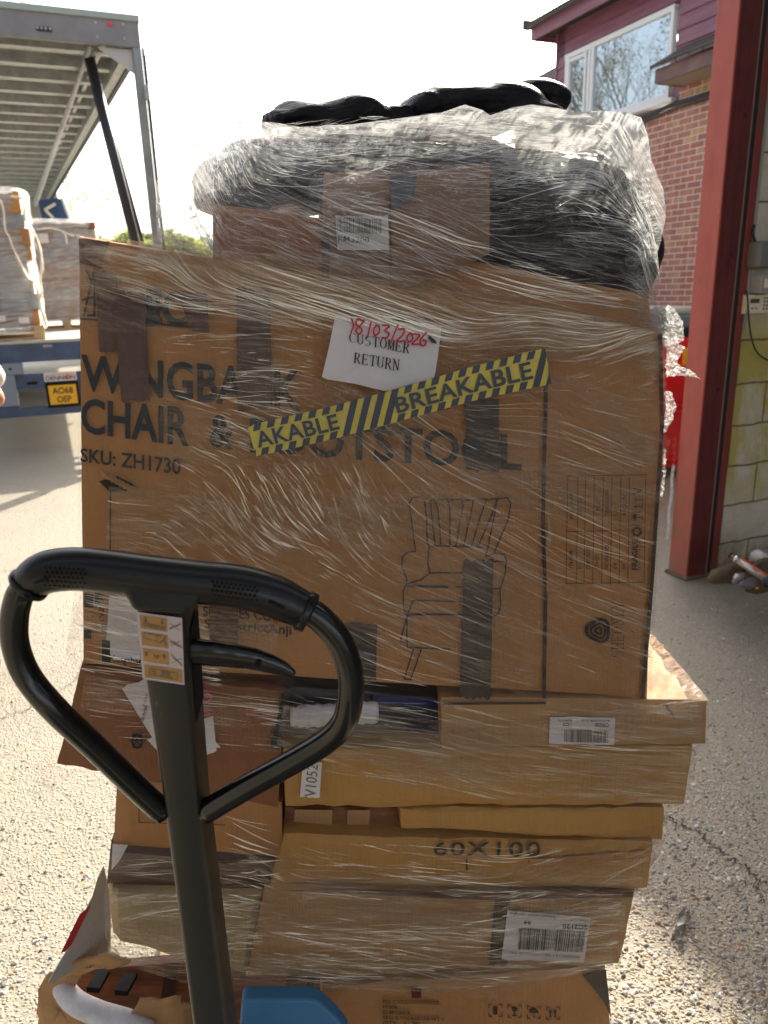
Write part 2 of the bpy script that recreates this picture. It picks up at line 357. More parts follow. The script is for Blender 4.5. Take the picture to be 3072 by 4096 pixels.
# gravel: loose stones lying on the near ground (uncountable)
def stones():
    ico = [(0, 0, 1), (.89, 0, .45), (.28, .85, .45), (-.72, .53, .45), (-.72, -.53, .45), (.28, -.85, .45), (.72, .53, -.2), (-.28, .85, -.2), (-.89, 0, -.2), (-.28, -.85, -.2), (.72, -.53, -.2)]
    tf = [(0, 1, 2), (0, 2, 3), (0, 3, 4), (0, 4, 5), (0, 5, 1), (1, 6, 2), (2, 6, 7), (2, 7, 3), (3, 7, 8), (3, 8, 4), (4, 8, 9), (4, 9, 5), (5, 9, 10), (5, 10, 1), (1, 10, 6)]
    ico = np.array(ico); V = []; Fc = []; mi = []
    regs = [(2380, 3072, 2700, 4096, 3600), (0, 520, 2300, 4000, 1000), (2600, 3072, 2380, 2800, 500)]
    k = 0
    for x0, x1, y0, y1, n in regs:
        for _ in range(n):
            px = rng.uniform(x0, x1); py = y0+(y1-y0)*rng.uniform(0, 1)**.8
            p = gnd(px, py); s = .0020+.0042*rng.uniform()**3+(.0035 if rng.uniform() < .05 else 0)
            if p[1] > 6: continue
            a = rng.uniform(0, 6.28); c, q = math.cos(a), math.sin(a)
            sc = np.array([s*rng.uniform(.8, 1.7), s*rng.uniform(.7, 1.1), s*rng.uniform(.35, .8)])
            v = ico*(1+rng.uniform(-.22, .22, (11, 1)))*sc
            v = np.c_[v[:, 0]*c-v[:, 1]*q, v[:, 0]*q+v[:, 1]*c, v[:, 2]]+p+[0, 0, sc[2]*.15]
            V.append(v); Fc += [tuple(i+k for i in f) for f in tf]; k += 11
            mi += [int(rng.choice([0, 0, 1, 1, 2, 3, 4]))]*15
    ms = [mat('pebble_%s' % i, c, .55) for i, c in zip(('tan', 'grey', 'pale', 'rust', 'dark'), [(.34, .29, .22), (.27, .27, .26), (.58, .56, .52), (.36, .24, .14), (.15, .15, .15)])]
    o = link('gravel', np.vstack(V), Fc, ms, mi=mi); tag(o, kind='stuff')
    tag(o, 'loose gravel and flint chips strewn over the worn concrete', 'gravel')
stones()
# cracks in the slab
def crack(pts, w, seed):
    r = np.random.default_rng(seed); P = np.array([gnd(*p, .004) for p in pts]); t = np.linspace(0, 1, 60); Q = poly_at(P, t)
    d = np.gradient(Q, axis=0); nrm = np.c_[-d[:, 1], d[:, 0], 0*d[:, 0]]; nrm /= np.linalg.norm(nrm, axis=1)[:, None]
    Q = Q+nrm*(r.normal(0, .009, (60, 1))+.02*(vn(t*14+seed, 0*t)[:, None]-.5)); ww = w*(.25+.9*r.random((60, 1)))
    v = np.vstack([Q-nrm*ww, Q+nrm*ww]); f = [(i, i+1, 61+i, 60+i) for i in range(59)]
    return tag(link('slab_crack', v, f, CRK), kind='structure')
CRK = mat('crack_dirt', (.05, .042, .034), .95)
crack([(2655, 3262), (2760, 3310), (2900, 3420), (3072, 3530)], .005, 3)
crack([(2960, 3520), (3072, 3590), (3160, 3640)], .004, 9)
crack([(-30, 2890), (120, 2830), (260, 2740), (330, 2700)], .003, 5)
crack([(-20, 2290), (150, 2270), (300, 2262)], .003, 6)

# ================================================================== BRICK BUILDING (yard frame)
E1 = 7.5
def wpx(x, y, a=E1): r = ray(x, y); t = ((a-CAM@e1)/(r@e1)); return yc(CAM+r*t)   # pixel on the wall plane e1 = a
def brickf(n, b):
    g = N(n); o = g.co.outputs['Object']; s = g.node('ShaderNodeSeparateXYZ'); g.set(s, 0, o)
    cb = g.node('ShaderNodeCombineXYZ'); g.set(cb, 0, s.outputs[1]); g.set(cb, 1, s.outputs[2])
    br = g.node('ShaderNodeTexBrick'); g.set(br, 'Vector', cb.outputs[0]); g.set(br, 'Scale', 1.)
    g.set(br, 'Brick Width', .225); g.set(br, 'Row Height', .075); g.set(br, 'Mortar Size', .0055); g.set(br, 'Mortar Smooth', .15); g.set(br, 'Bias', 0.)
    g.set(br, 'Color1', (1., 1., 1.)); g.set(br, 'Color2', (0., 0., 0.)); g.set(br, 'Mortar', (.5, .5, .5))
    pb = g.ramp(br.outputs[0], [(0., (.40, .14, .10)), (.4, (.46, .20, .13)), (.75, (.36, .13, .11)), (1., (.56, .34, .18))])
    st = g.ramp(g.noise(g.mapping(cb.outputs[0], (9, .3, 1)), 1.5, 3, .6), [(.42, 0.), (.6, .5)])
    pb = g.mix(st, pb, (.16, .07, .06))
    x = g.mix(br.outputs[1], pb, (.66, .60, .54)); x = g.mix(g.ramp(g.noise(o, 2, 4, .6), [(.4, 0.), (.8, .35)]), x, (.45, .38, .33))
    g.set(b, 'Base Color', x)
    g.set(b, 'Normal', g.bump(g.math('ADD', g.math('MULTIPLY', br.outputs[1], -1.), g.math('MULTIPLY', g.noise(o, 60, 3), .25)), .6, .008))
BRICK = mat('red_multi_brick', (.35, .15, .1), .8, build=brickf)
PLUM = mat('plum_boards', (.25, .09, .11), .5, build=noisy((.29, .125, .17), (.19, .08, .12), 3, .15, 20, (1, .4, 6)))
FASC = mat('brown_fascia', (.16, .085, .08), .5, build=noisy((.18, .1, .09), (.12, .065, .06), 5, .1))
UPVC = mat('white_upvc', (.72, .74, .76), .35); SOFF = mat('soffit_ply', (.36, .30, .22), .7)
GUT = mat('dark_gutter', (.03, .035, .045), .45)
def tilef(n, b):
    g = N(n); o = g.co.outputs['Object']
    w = g.node('ShaderNodeTexBrick'); s = g.node('ShaderNodeSeparateXYZ'); g.set(s, 0, o)
    cb = g.node('ShaderNodeCombineXYZ'); g.set(cb, 0, g.math('ADD', s.outputs[0], s.outputs[1])); g.set(cb, 1, s.outputs[2])
    g.set(w, 'Vector', cb.outputs[0]); g.set(w, 'Scale', 1.); g.set(w, 'Brick Width', .2); g.set(w, 'Row Height', .11); g.set(w, 'Mortar Size', .012); g.set(w, 'Color1', (.17, .14, .12)); g.set(w, 'Color2', (.10, .085, .08)); g.set(w, 'Mortar', (.03, .025, .02))
    g.set(b, 'Base Color', w.outputs[0]); g.set(b, 'Normal', g.bump(g.math('ADD', g.noise(o, 30, 4), g.math('MULTIPLY', w.outputs[1], -1.)), .8, .03))
TILE = mat('clay_roof_tiles', (.12, .1, .09), .8, build=tilef)
gm = bpy.data.materials.new('window_glass'); gm.use_nodes = True
_n = gm.node_tree; _n.nodes.clear(); _o = _n.nodes.new('ShaderNodeOutputMaterial'); _g = _n.nodes.new('ShaderNodeBsdfGlossy'); _g.inputs['Roughness'].default_value = .012; _g.inputs[0].default_value = (.80, .90, .95, 1)
_d = _n.nodes.new('ShaderNodeBsdfDiffuse'); _d.inputs[0].default_value = (.02, .03, .03, 1); _m = _n.nodes.new('ShaderNodeMixShader'); _m.inputs[0].default_value = .62
_n.links.new(_d.outputs[0], _m.inputs[1]); _n.links.new(_g.outputs[0], _m.inputs[2]); _n.links.new(_m.outputs[0], _o.inputs[0])
_b = _n.nodes.new('ShaderNodeBump'); _b.inputs['Strength'].default_value = .05; _t = _n.nodes.new('ShaderNodeTexNoise'); _t.inputs['Scale'].default_value = 1.5; _n.links.new(_t.outputs[0], _b.inputs['Height']); _n.links.new(_b.outputs[0], _g.inputs['Normal'])
GLASS = gm
corner = wpx(2222, 440); wt = wpx(2265, 225); wb = wpx(2258, 440); wr = wpx(2707, 10); wrb = wpx(2705, 372)
bcor = corner[1]; y0w, y1w = wr[1], wt[1]; z1w = (wt[2]+wr[2])/2; z0w = (wb[2]+wrb[2])/2-.25
z0w = wpx(2600, 420)[2]; eave = wpx(2225, 165)[2]+.12; clad0 = 3.9
bld = empty('brick_building', (E1, bcor, 0), 'red brick two storey building with plum board cladding behind the door post', 'building', yard=True)
near = -4.0
# wall pieces round the window opening
b_ = MB(); b_.box((E1, near, 0), (E1+.25, bcor, z0w-.12)); b_.box((E1, near, z0w-.12), (E1+.25, y0w-.15, z0w+.35))
b_.box((E1, bcor-.25, 0), (E1+6, bcor+.002, z0w)); b_.build('brick_wall', BRICK, bld)
# cladding boards (above, left and right of the window), each a lapped board
cl = MB(); zb = z0w-.1
def board(ya, yb, z0, z1): cl.add([(E1-.012, ya, z0), (E1-.012, yb, z0), (E1+.008, yb, z1), (E1+.008, ya, z1), (E1+.03, ya, z0), (E1+.03, yb, z0)], [(0, 3, 2, 1), (0, 1, 5, 4)])
z = zb
while z < eave:
    z1 = min(z+.165, eave)
    if z1 > z1w+.05: board(y0w-.02, bcor, max(z, z1w+.02), z1)
    if z1 > wb[2]-.4: board(y1w+.03, bcor, z, z1)
    if z > wpx(2790, 190)[2]: board(near, y0w-.06, z, z1)
    z = z1
cl.box((E1+.01, near, zb), (E1+.2, y0w-.06, eave)); cl.box((E1+.01, y1w+.03, zb-.3), (E1+.2, bcor-.01, eave)); cl.box((E1+.01, y0w-.06, z1w+.02), (E1+.2, y1w+.03, eave))
cl.box((E1-.02, bcor-.02, zb-.3), (E1+6, bcor+.02, eave))
cl.build('board_cladding', PLUM, bld)
fr = MB(); t = .07; ym = wpx(2372, 180)[1]
for a, b2 in (((y0w, z1w-t), (y1w, z1w)), ((y0w, z0w), (y1w, z0w+t))): fr.box((E1-.03, a[0], a[1]), (E1+.05, b2[0], b2[1]), bev=.006)
for ya in (y0w, y1w-t, ym-.06, ym+.012): fr.box((E1-.032, ya, z0w+.02), (E1+.05, ya+t*.75, z1w-.02), bev=.006)
fr.box((E1-.04, ym+.09, z0w+.06), (E1+.04, ym+.13, z1w-.06)); fr.box((E1-.04, y1w-.13, z0w+.06), (E1+.04, y1w-.085, z1w-.06))
fr.box((E1-.038, ym+.09, z1w-.13), (E1+.04, y1w-.09, z1w-.085)); fr.box((E1-.038, ym+.09, z0w+.085), (E1+.04, y1w-.09, z0w+.13))
win = fr.build('window', UPVC, bld)
MB().box((E1+.0, y0w+.02, z0w+.02), (E1+.015, ym-.02, z1w-.02)).build('pane', GLASS, win)
MB().box((E1-.005, ym+.1, z0w+.08), (E1+.012, y1w-.1, z1w-.08)).build('pane', GLASS, win)
MB().box((E1-.07, y0w-.1, z0w-.055), (E1+.05, y1w+.05, z0w-.003), bev=.008).build('sill', UPVC, win)
r_ = MB(); r_.box((E1-.30, near, eave-.02), (E1+.1, bcor+.2, eave+.02)); r_.add([(E1-.34, near, eave+.13), (E1-.34, bcor+.25, eave+.13), (E1+5, bcor+.25, eave+.9), (E1+5, near, eave+.9), (E1-.34, near, eave+.16), (E1-.34, bcor+.25, eave+.16), (E1+5, bcor+.25, eave+.93), (E1+5, near, eave+.93)], [(0, 1, 2, 3), (4, 7, 6, 5), (0, 4, 5, 1), (1, 5, 6, 2), (2, 6, 7, 3), (3, 7, 4, 0)])
rf = r_.build('roof', TILE, bld)
MB().box((E1-.33, near, eave-.1), (E1-.305, bcor+.22, eave+.1)).box((E1-.33, bcor+.2, eave-.1), (E1+5, bcor+.22, eave+.14)).build('fascia', PLUM, rf)
g_ = MB(); seg = [(E1-.40+.055*math.cos(a)-.005, 0, eave+.10+.055*math.sin(a)) for a in np.linspace(math.pi, 2*math.pi, 9)]
pv = [(x, near, z) for x, _, z in seg]+[(x, bcor+.26, z) for x, _, z in seg]
g_.add(pv, [(i, i+1, i+10, i+9) for i in range(8)]+[tuple(range(9, 18))]); g_.box((E1-.46, bcor+.2, eave+.04), (E1-.33, bcor+.27, eave+.17), bev=.02); g_.build('gutter', GUT, rf)
# small canopy
c0 = wpx(2620, 300, E1-.45); czb = wpx(2625, 335, E1-.45)[2]; czt = wpx(2620, 268, E1-.45)[2]
cn = MB(); cy = c0[1]
cn.box((E1-.45, near+1, czb), (E1-.42, cy, czt-.03)); cn.box((E1-.42, cy-.03, czb), (E1-.02, cy, czt-.03)); k1 = cn.build('canopy', FASC, bld)
MB().box((E1-.42, near+1, czb+.005), (E1-.013, cy-.03, czb+.02)).build('soffit', SOFF, k1)
v = MB(); v.add([(E1-.50, near+1, czt-.03), (E1-.50, cy+.04, czt-.03), (E1-.02, cy+.04, czt+.22), (E1-.02, near+1, czt+.22), (E1-.50, near+1, czt+.01), (E1-.50, cy+.04, czt+.01), (E1-.02, cy+.04, czt+.26), (E1-.02, near+1, czt+.26)], [(0, 1, 2, 3), (4, 7, 6, 5), (0, 4, 5, 1), (1, 5, 6, 2), (3, 7, 4, 0), (2, 6, 7, 3)])
v.build('canopy_tiles', TILE, k1)
# cables clipped on the wall
for k in range(4):
    pts = [wpx(x, y+k*9) for x, y in ((2545, 478), (2620, 450), (2700, 412), (2790, 385), (2840, 368), (2900, 345))]
    p = np.array(curve(pts, 5)); p[:, 0] = E1-.02-.004*(k % 2)
    MB().tube(p, .014 if k < 2 else .009, 6).build('wall_cable', GUT if k != 2 else FASC, bld, True)
# lower building with tiled gable behind
b2 = empty('tiled_roof_building', (9.5, 14, 0), 'low building behind with a brown clay tiled roof slope', 'building', yard=True)
pA = wpx(2075, 345, 11.); pB = wpx(2230, 262, 11.)
bb = MB(); yb0, yb1 = pB[1]-4, pA[1]+1.5; rid = pB[2]+.1
bb.box((10.6, yb0, 0), (18, yb1-2, pA[2]-.9)); bb.build('wall', BRICK, b2)
zA = pA[2]; sl_ = (pB[2]-pA[2])/(pA[1]-pB[1])
bb = MB(); bb.add([(10.2, yb1, zA-1.5*sl_-1.2), (10.2, yb0, zA+(pA[1]-yb0)*sl_-1.2), (18, yb0, zA+(pA[1]-yb0)*sl_+2.5), (18, yb1, zA-1.5*sl_+2.5), (11, yb1, zA-1.5*sl_), (11, yb0, zA+(pA[1]-yb0)*sl_)], [(0, 1, 5, 4), (4, 5, 2, 3), (0, 4, 3)])
bb.build('roof', TILE, b2)

# ================================================================== SHED WALL, DOOR POST
bw = 2.93
def blockf(n, b):
    g = N(n); o = g.co.outputs['Object']; s = g.node('ShaderNodeSeparateXYZ'); g.set(s, 0, o)
    cb = g.node('ShaderNodeCombineXYZ'); g.set(cb, 0, s.outputs[0]); g.set(cb, 1, g.math('ADD', s.outputs[2], .04))
    wob = g.noise(cb.outputs[0], 7, 3); cbb = g.node('ShaderNodeVectorMath', operation='ADD'); g.set(cbb, 0, cb.outputs[0])
    c2 = g.node('ShaderNodeCombineXYZ'); g.set(c2, 1, g.math('MULTIPLY', wob, .03)); n.links.new(c2.outputs[0], cbb.inputs[1])
    br = g.node('ShaderNodeTexBrick'); g.set(br, 'Vector', cbb.outputs[0]); g.set(br, 'Scale', 1.); g.set(br, 'Brick Width', .45); g.set(br, 'Row Height', .225); g.set(br, 'Mortar Size', .006); g.set(br, 'Mortar Smooth', .6)
    a = g.noise(o, 9, 8, .75); p = g.noise(o, 70, 4, .8)
    x = g.ramp(a, [(.3, (.50, .45, .34)), (.6, (.66, .61, .50)), (.8, (.56, .52, .41))])
    ms = g.math('MULTIPLY', g.ramp(g.noise(g.mapping(o, (1.3, 1, .6)), 5, 4, .6), [(.36, 0.), (.54, 1.)]), g.ramp(s.outputs[2], [(.35, 0.), (.6, 1.), ]))
    ms = g.math('MULTIPLY', ms, g.ramp(g.math('SUBTRACT', 1.7, s.outputs[2]), [(.2, 0.), (.42, 1.)]))
    x = g.mix(g.math('MULTIPLY', ms, .9), x, (.48, .41, .08))
    x = g.mix(g.math('MULTIPLY', br.outputs[1], .8), x, (.13, .10, .06)); x = g.mix(g.ramp(p, [(.68, 0.), (.74, .7)]), x, (.08, .07, .05))
    d = g.ramp(g.math('ADD', s.outputs[2], g.math('MULTIPLY', g.noise(o, 10, 5), .25)), [(.14, 1.), (.30, 0.)]); x = g.mix(d, x, (.12, .08, .035))
    g.set(b, 'Base Color', x)
    g.set(b, 'Normal', g.bump(g.math('SUBTRACT', g.math('ADD', g.math('MULTIPLY', a, .8), g.math('MULTIPLY', p, .5)), g.math('MULTIPLY', br.outputs[1], 1.2)), .8, .015))
BLOCK = mat('painted_blockwork', (.4, .36, .28), .85, build=blockf)
wl = MB(); wl.box((3.284, bw+.004, 0), (6.0, bw+.22, 5.2)); o = wl.build('block_wall', BLOCK, None, yard=True)
tag(o, 'cream painted blockwork wall with yellow green moss beside the door post', 'wall')
post = empty('door_post', (3.1, bw, 0), 'tall red steel door post with inner face coloured darker as in shade and black seal', 'door post', yard=True)
b_ = MB()
def pcol(x0, x1, y0, y1, bev=.004): return MB().box((x0, y0, 0), (x1, y1, 5.0), bev=bev)
pcol(3.062, 3.075, bw+.002, bw+.135).build('outer_flange', REDP, post)
o = MB().box((3.075, bw, 0), (3.205, bw+.03, 5)).box((3.095, bw-.004, 0), (3.145, bw-.001, 5), bev=.003).build('inner_face', DRED, post)
for z in (.35, 1.05, 1.72, 2.35): MB().tube([(3.17, bw-.001, z), (3.17, bw-.008, z)], .012, 8).build('bolt', DRED, post)
MB().box((3.203, bw-.003, 0), (3.209, bw+.02, 5)).build('guide_edge', mat('bare_steel_edge', (.25, .2, .15), .4), post)
pcol(3.210, 3.232, bw-.006, bw+.02, .002).build('seal', RUBBER, post)
MB().box((3.234, bw-.008, 0), (3.282, bw+.01, 5), bev=.004).build('guide_channel', REDP if False else mat('worn_maroon_paint', (.2, .04, .03), .5, build=noisy((.22, .04, .032), (.10, .07, .05), 6, .2, 30, (1, 1, .4), thr=(.5, .68))), post)
MB().box((3.284, bw-.01, 1.35), (3.300, bw+.003, 5)).build('conduit', GREYPL2, post)
MB().box((3.045, bw-.015, 0), (3.30, bw+.15, .02), bev=.01).build('foot_plate', mat('muddy_steel', (.16, .12, .08), .9, build=noisy((.2, .15, .1), (.1, .07, .05), 20, .6, 60)), post)
# lintel over the door, above the picture
lin = MB().box((-2.4, bw, 4.6), (3.06, bw+.25, 5.2)).build('door_lintel', DRED, None, yard=True); tag(lin, 'dark red steel lintel over the wide loading door', 'lintel')
# switchgear on the block wall
def onw(x, y): return yc(onyard(x, y, bw))
sw = empty('isolator_switch', tuple(onw(3030, 1080)-[0, 0, .1]), 'rounded dark grey isolator with a red lever, topmost on the block wall', 'switch', yard=True)
a = onw(2990, 968); b2_ = onw(3068, 1072)
MB().box((a[0], bw-.09, b2_[2]), (b2_[0]+.005, bw+.002, a[2]), bev=.018).build('housing', GREYPL, sw, 'auto')
c = onw(3045, 1020); MB().tube([(c[0], bw-.085, c[2]), (c[0], bw-.10, c[2])], .024, 16).build('dial', HOLE, sw, True)
MB().box((c[0]-.005, bw-.115, c[2]-.024), (c[0]+.005, bw-.098, c[2]+.006), bev=.002).build('lever', mat('red_plastic', (.55, .02, .02), .4), sw)
jb = empty('junction_box', tuple(onw(3015, 1175)), 'square grey socket box with cream blank plate under the isolator', 'socket box', yard=True)
a = onw(2982, 1102); b3 = onw(3048, 1172)
MB().box((a[0]+.03, bw-.075, b3[2]), (b3[0], bw+.002, a[2]), bev=.004).build('housing', GREYPL2, jb)
MB().box((a[0]+.052, bw-.081, b3[2]+.026), (b3[0]-.02, bw-.074, a[2]-.018), bev=.002).build('cover_plate', CREAMPL, jb)
kp = empty('alarm_keypad', tuple(onw(3020, 1250)), 'cream alarm keypad with small screen and twelve keys on the block wall', 'keypad', yard=True)
a = onw(2968, 1178); b4 = onw(3062, 1250); kx0, kx1, kz0, kz1 = a[0]+.0, b4[0]+.012, b4[2], a[2]-.002
MB().box((kx0, bw-.03, kz0), (kx1, bw+.002, kz1), bev=.004).build('case', CREAMPL, kp)
w_ = kx1-kx0; h_ = kz1-kz0
MB().box((kx0+w_*.15, bw-.0325, kz0+h_*.55), (kx0+w_*.47, bw-.029, kz0+h_*.78)).build('screen', LCD, kp)
for i in range(3):
    for j in range(4):
        x = kx0+w_*(.66+.11*i); z = kz0+h_*(.22+.19*j); MB().box((x-.005, bw-.035, z-.005), (x+.005, bw-.029, z+.005), bev=.002).build('key', KEY, kp)
for i in range(2):
    x = kx0+w_*(.24+.14*i); MB().tube([(x, bw-.029, kz0+h_*.27), (x, bw-.034, kz0+h_*.27)], .005, 8).build('button', KEY, kp)
pts = [onw(x, y) for x, y in ((2955, 1160), (2962, 1200), (2965, 1260), (2975, 1340), (2995, 1400), (3030, 1432), (3072, 1440), (3150, 1430))]
p = np.array(curve(pts, 6)); p[:, 1] = bw-.045
o = MB().tube(p, .0045, 6).build('loose_cable', RUBBER, None, True, yard=True); tag(o, 'black cable drooping in a loop below the cream keypad', 'cable')
pts = [onw(x, y) for x, y in ((3005, 900), (2998, 930), (3005, 960), (3015, 980))]
p = np.array(curve(pts, 5)); p[:, 1] = bw-.02
o = MB().tube(p, .006, 6).build('wall_conduit_bend', RUBBER, None, True, yard=True); tag(o, 'short black cable bending into the top of the isolator', 'cable')
# plastic chain on the post
ch = MB()
A = yc(gnd(2700, 2290)); x0 = 3.045
for k in range(26):
    zc = .22+k*.022*1.0; pl_ = [(x0+.004*math.sin(k*.7)+(.007*math.cos(t) if k % 2 else 0), bw+.145+(0 if k % 2 else .007*math.cos(t)), zc+.016*math.sin(t)) for t in np.linspace(0, 2*math.pi, 9)]
    ch.tube(pl_, .003, 5, mi=0 if k < 19 else 1)
o = link('plastic_chain', ch.v, ch.f, [UPVC, mat('red_chain', (.6, .02, .03), .4)], None, True, True, ch.mi); tag(o, 'red and white plastic chain hanging down the outer edge of the door post', 'chain')

# ================================================================== RED VEHICLE behind the post
RV = mat('red_car_paint', (.75, .006, .012), .3, spec=.6, Coat_Weight=.6)
vx0, vy0 = 3.35, 4.75
car = empty('red_van', (vx0+.9, vy0+1.5, 0), 'bright red van rear with raised panels, seen between stack and door post', 'van', yard=True)
def vb(x0, x1, z0, z1, d=0., bev=.03): return MB().box((vx0+x0, vy0+d, z0), (vx0+x1, vy0+3, z1), bev=bev)
vb(0, 1.75, .10, 1.17, 0, .06).build('body', RV, car, 'auto')
vb(.06, 1.69, 1.16, 1.24, .02, .02).build('waist_trim', RUBBER, car, 'auto')
vb(.10, 1.65, 1.235, 1.34, .06, .02).build('rear_glass', mat('pale_glass', (.16, .22, .30), .05, spec=1.), car)
vb(.12, 1.63, 1.34, 1.40, .1, .03).build('roof_panel', mat('pale_roof', (.45, .47, .48), .4), car)
for z in (.92, .60, .16):
    MB().box((vx0+.03, vy0-.022, z), (vx0+1.72, vy0+.01, z+.022), bev=.009).build('swage_line', RV, car, 'auto')
    MB().box((vx0+.03, vy0-.012, z-.06), (vx0+1.72, vy0+.01, z-.035), bev=.005).build('swage_line', RV, car, 'auto')
MB().box((vx0+.50, vy0-.018, .655), (vx0+1.45, vy0+.01, .86), bev=.009).build('recess_panel', RV, car, 'auto')
MB().tube([(vx0+.62, vy0-.012, .42), (vx0+.62, vy0-.004, .42)], .06, 20).tube([(vx0+.62, vy0-.018, .42), (vx0+.62, vy0-.010, .42)], .045, 20).build('badge', RV, car, 'auto')
for x in (.52, 1.35): MB().box((vx0+x, vy0-.02, .94), (vx0+x+.16, vy0+.02, 1.08), bev=.01).build('indicator_lamp', mat('amber_lens', (.75, .42, .01), .2), car)
MB().tube([(vx0+.72, vy0-.01, .66), (vx0+.78, vy0-.01, .66)], .018, 8).build('latch', GALV, car)
for x in (.25, 1.5): MB().tube([(vx0+x-.09, vy0+.6, .28), (vx0+x+.09, vy0+.6, .28)], .28, 24).build('wheel', RUBBER, car, 'auto')

# ================================================================== CLUTTER at the wall foot
tb = empty('fluorescent_tube', tuple(onw(3000, 2320)), 'spent fluorescent tube with a red stripe leaning among junk at the wall foot', 'tube', yard=True)
A = yc(depthp := dp(2925, 2222, 3.62)); B = yc(dp(3110, 2345, 3.45))
d = B-A
MB().tube([A+d*.10, A+d*.95], .019, 12).build('glass_tube', mat('silvery_glass', (.42, .38, .34), .15, metal=.5), tb, True)
MB().tube([A, A+d*.12], .014, 10).build('end_cap', mat('brass_cap', (.28, .14, .05), .3, metal=.6), tb, True)
MB().tube([A-d*.015, A+d*.004], .016, 10).build('end_cap', HOLE, tb, True)
MB().tube([A+d*.10, A+d*.15], .022, 12).build('collar', mat('chrome', (.7, .72, .75), .12, metal=1.), tb, True)
st_ = np.array([0, -.014, .016]); MB().tube([A+d*.15+st_, A+d*.95+st_], .005, 6).build('stripe', mat('orange_red_stripe', (.6, .08, .02), .4), tb)
dk = MB(); P0 = yc(dp(3035, 2245, 3.75)); P1 = yc(dp(3200, 2180, 3.9)); dd = P1-P0; L = 26
dk.tube([P0+dd*i/L for i in range(L+1)], [.062 if i % 2 else .055 for i in range(L+1)], 16)
o = dk.build('flexible_duct', mat('aluminium_foil', (.45, .43, .40), .35, metal=.6, build=noisy((.5, .48, .45), (.3, .28, .26), 20, .4, 40)), None, True, yard=True); tag(o, 'ribbed silver flexible duct lying behind the tube by the block wall', 'duct')
def lump(name, px, py, z, s, m, label, cat, seed=0):
    bm = bmesh.new(); bmesh.ops.create_icosphere(bm, subdivisions=3, radius=1); c = yc(dp(px, py, z))
    for v in bm.verts:
        q = v.co; k = 1+.45*(fbm(np.array(q.x*2+seed), np.array(q.y*2+q.z*1.7+seed), 3)-.5)*1.6
        v.co = Vector((c[0]+q.x*s[0]*k, c[1]+q.y*s[1]*k, max(.002, c[2]+q.z*s[2]*k)))
    m2 = MB(); m2.bm(bm); o = m2.build(name, m, None, True, yard=True); return tag(o, label, cat)
SOIL = mat('dirt', (.10, .07, .04), .95, build=noisy((.14, .1, .055), (.06, .04, .022), 20, .9, 60))
lump('dirt_heap', 2930, 2290, 3.72, (.16, .07, .05), SOIL, 'low heap of dark dirt against the foot of the block wall', 'dirt heap', 1)
lump('dirt_heap', 3060, 2300, 3.70, (.15, .06, .09), SOIL, 'larger heap of rubble and dirt under the silver duct', 'dirt heap', 4)
lump('plastic_bottle', 2955, 2315, 3.45, (.035, .03, .03), mat('grimy_clear_plastic', (.16, .15, .16), .15), 'crushed clear plastic bottle lying below the fluorescent tube', 'bottle', 2)
lump('plastic_bottle', 2995, 2335, 3.42, (.05, .03, .026), mat('smoky_plastic', (.12, .10, .11), .15), 'flattened smoky plastic bottle nearest the small yellow scrap', 'bottle', 7)
lump('yellow_scrap', 3028, 2352, 3.40, (.010, .006, .005), mat('yellow_plastic', (.7, .42, .01), .4), 'tiny bright yellow plastic scrap on the floor edge', 'scrap', 3)
lump('black_bag', 3080, 2330, 3.42, (.035, .03, .03), RUBBER, 'small black lump at the right edge beneath the tube end', 'bag', 5)
# twisted strap on the concrete
pts = [gnd(2748, 3618, .012), gnd(2735, 3650, .03), gnd(2718, 3668, .012), gnd(2722, 3700, .03), gnd(2712, 3735, .008), gnd(2690, 3745, .006), gnd(2725, 3752, .02)]
pp = np.array(curve(pts, 4)); v = []; 
for i, q in enumerate(pp): a = i*.55; w = np.array([math.cos(a)*.008, math.sin(a)*.3*.008, abs(math.sin(a))*.010]); v += [q-w, q+w]
o = link('twisted_strap', v, [(2*i, 2*i+1, 2*i+3, 2*i+2) for i in range(len(pp)-1)], mat('grey_strap', (.24, .25, .25), .35)); tag(o, 'twisted scrap of grey plastic strapping lying on the gravelly concrete', 'strap')

# the shed the picture is taken from: roof, back and side walls behind the camera
CLAD = mat('shed_sheeting', (.2, .19, .17), .7, build=noisy((.23, .22, .2), (.16, .15, .13), 2, .2, 9, (1, 1, .3)))
m_ = MB()
for a, b_y in ((-11, -8.2), (-7.0, -4.4), (-3.2, -.9), (.3, bw+.3)): m_.box((-7, a, 5.205), (7, b_y, 5.3))  # gaps between the sheets added as light sources for the film highlights
o = m_.build('shed_roof', CLAD, None, yard=True); tag(o, 'grey sheeted shed roof with gaps added to let light in above and behind the camera', 'roof')
o = MB().box((-7.2, -11, 0), (-7.003, bw, 5.2)).build('side_wall', CLAD, None, yard=True); tag(o, 'grey sheeted side wall of the shed, left of the doorway', 'wall')
o = MB().box((6.003, -11, 0), (6.2, bw+.22, 5.2)).build('side_wall', CLAD, None, yard=True); tag(o, 'grey sheeted side wall of the shed beyond the blockwork', 'wall')
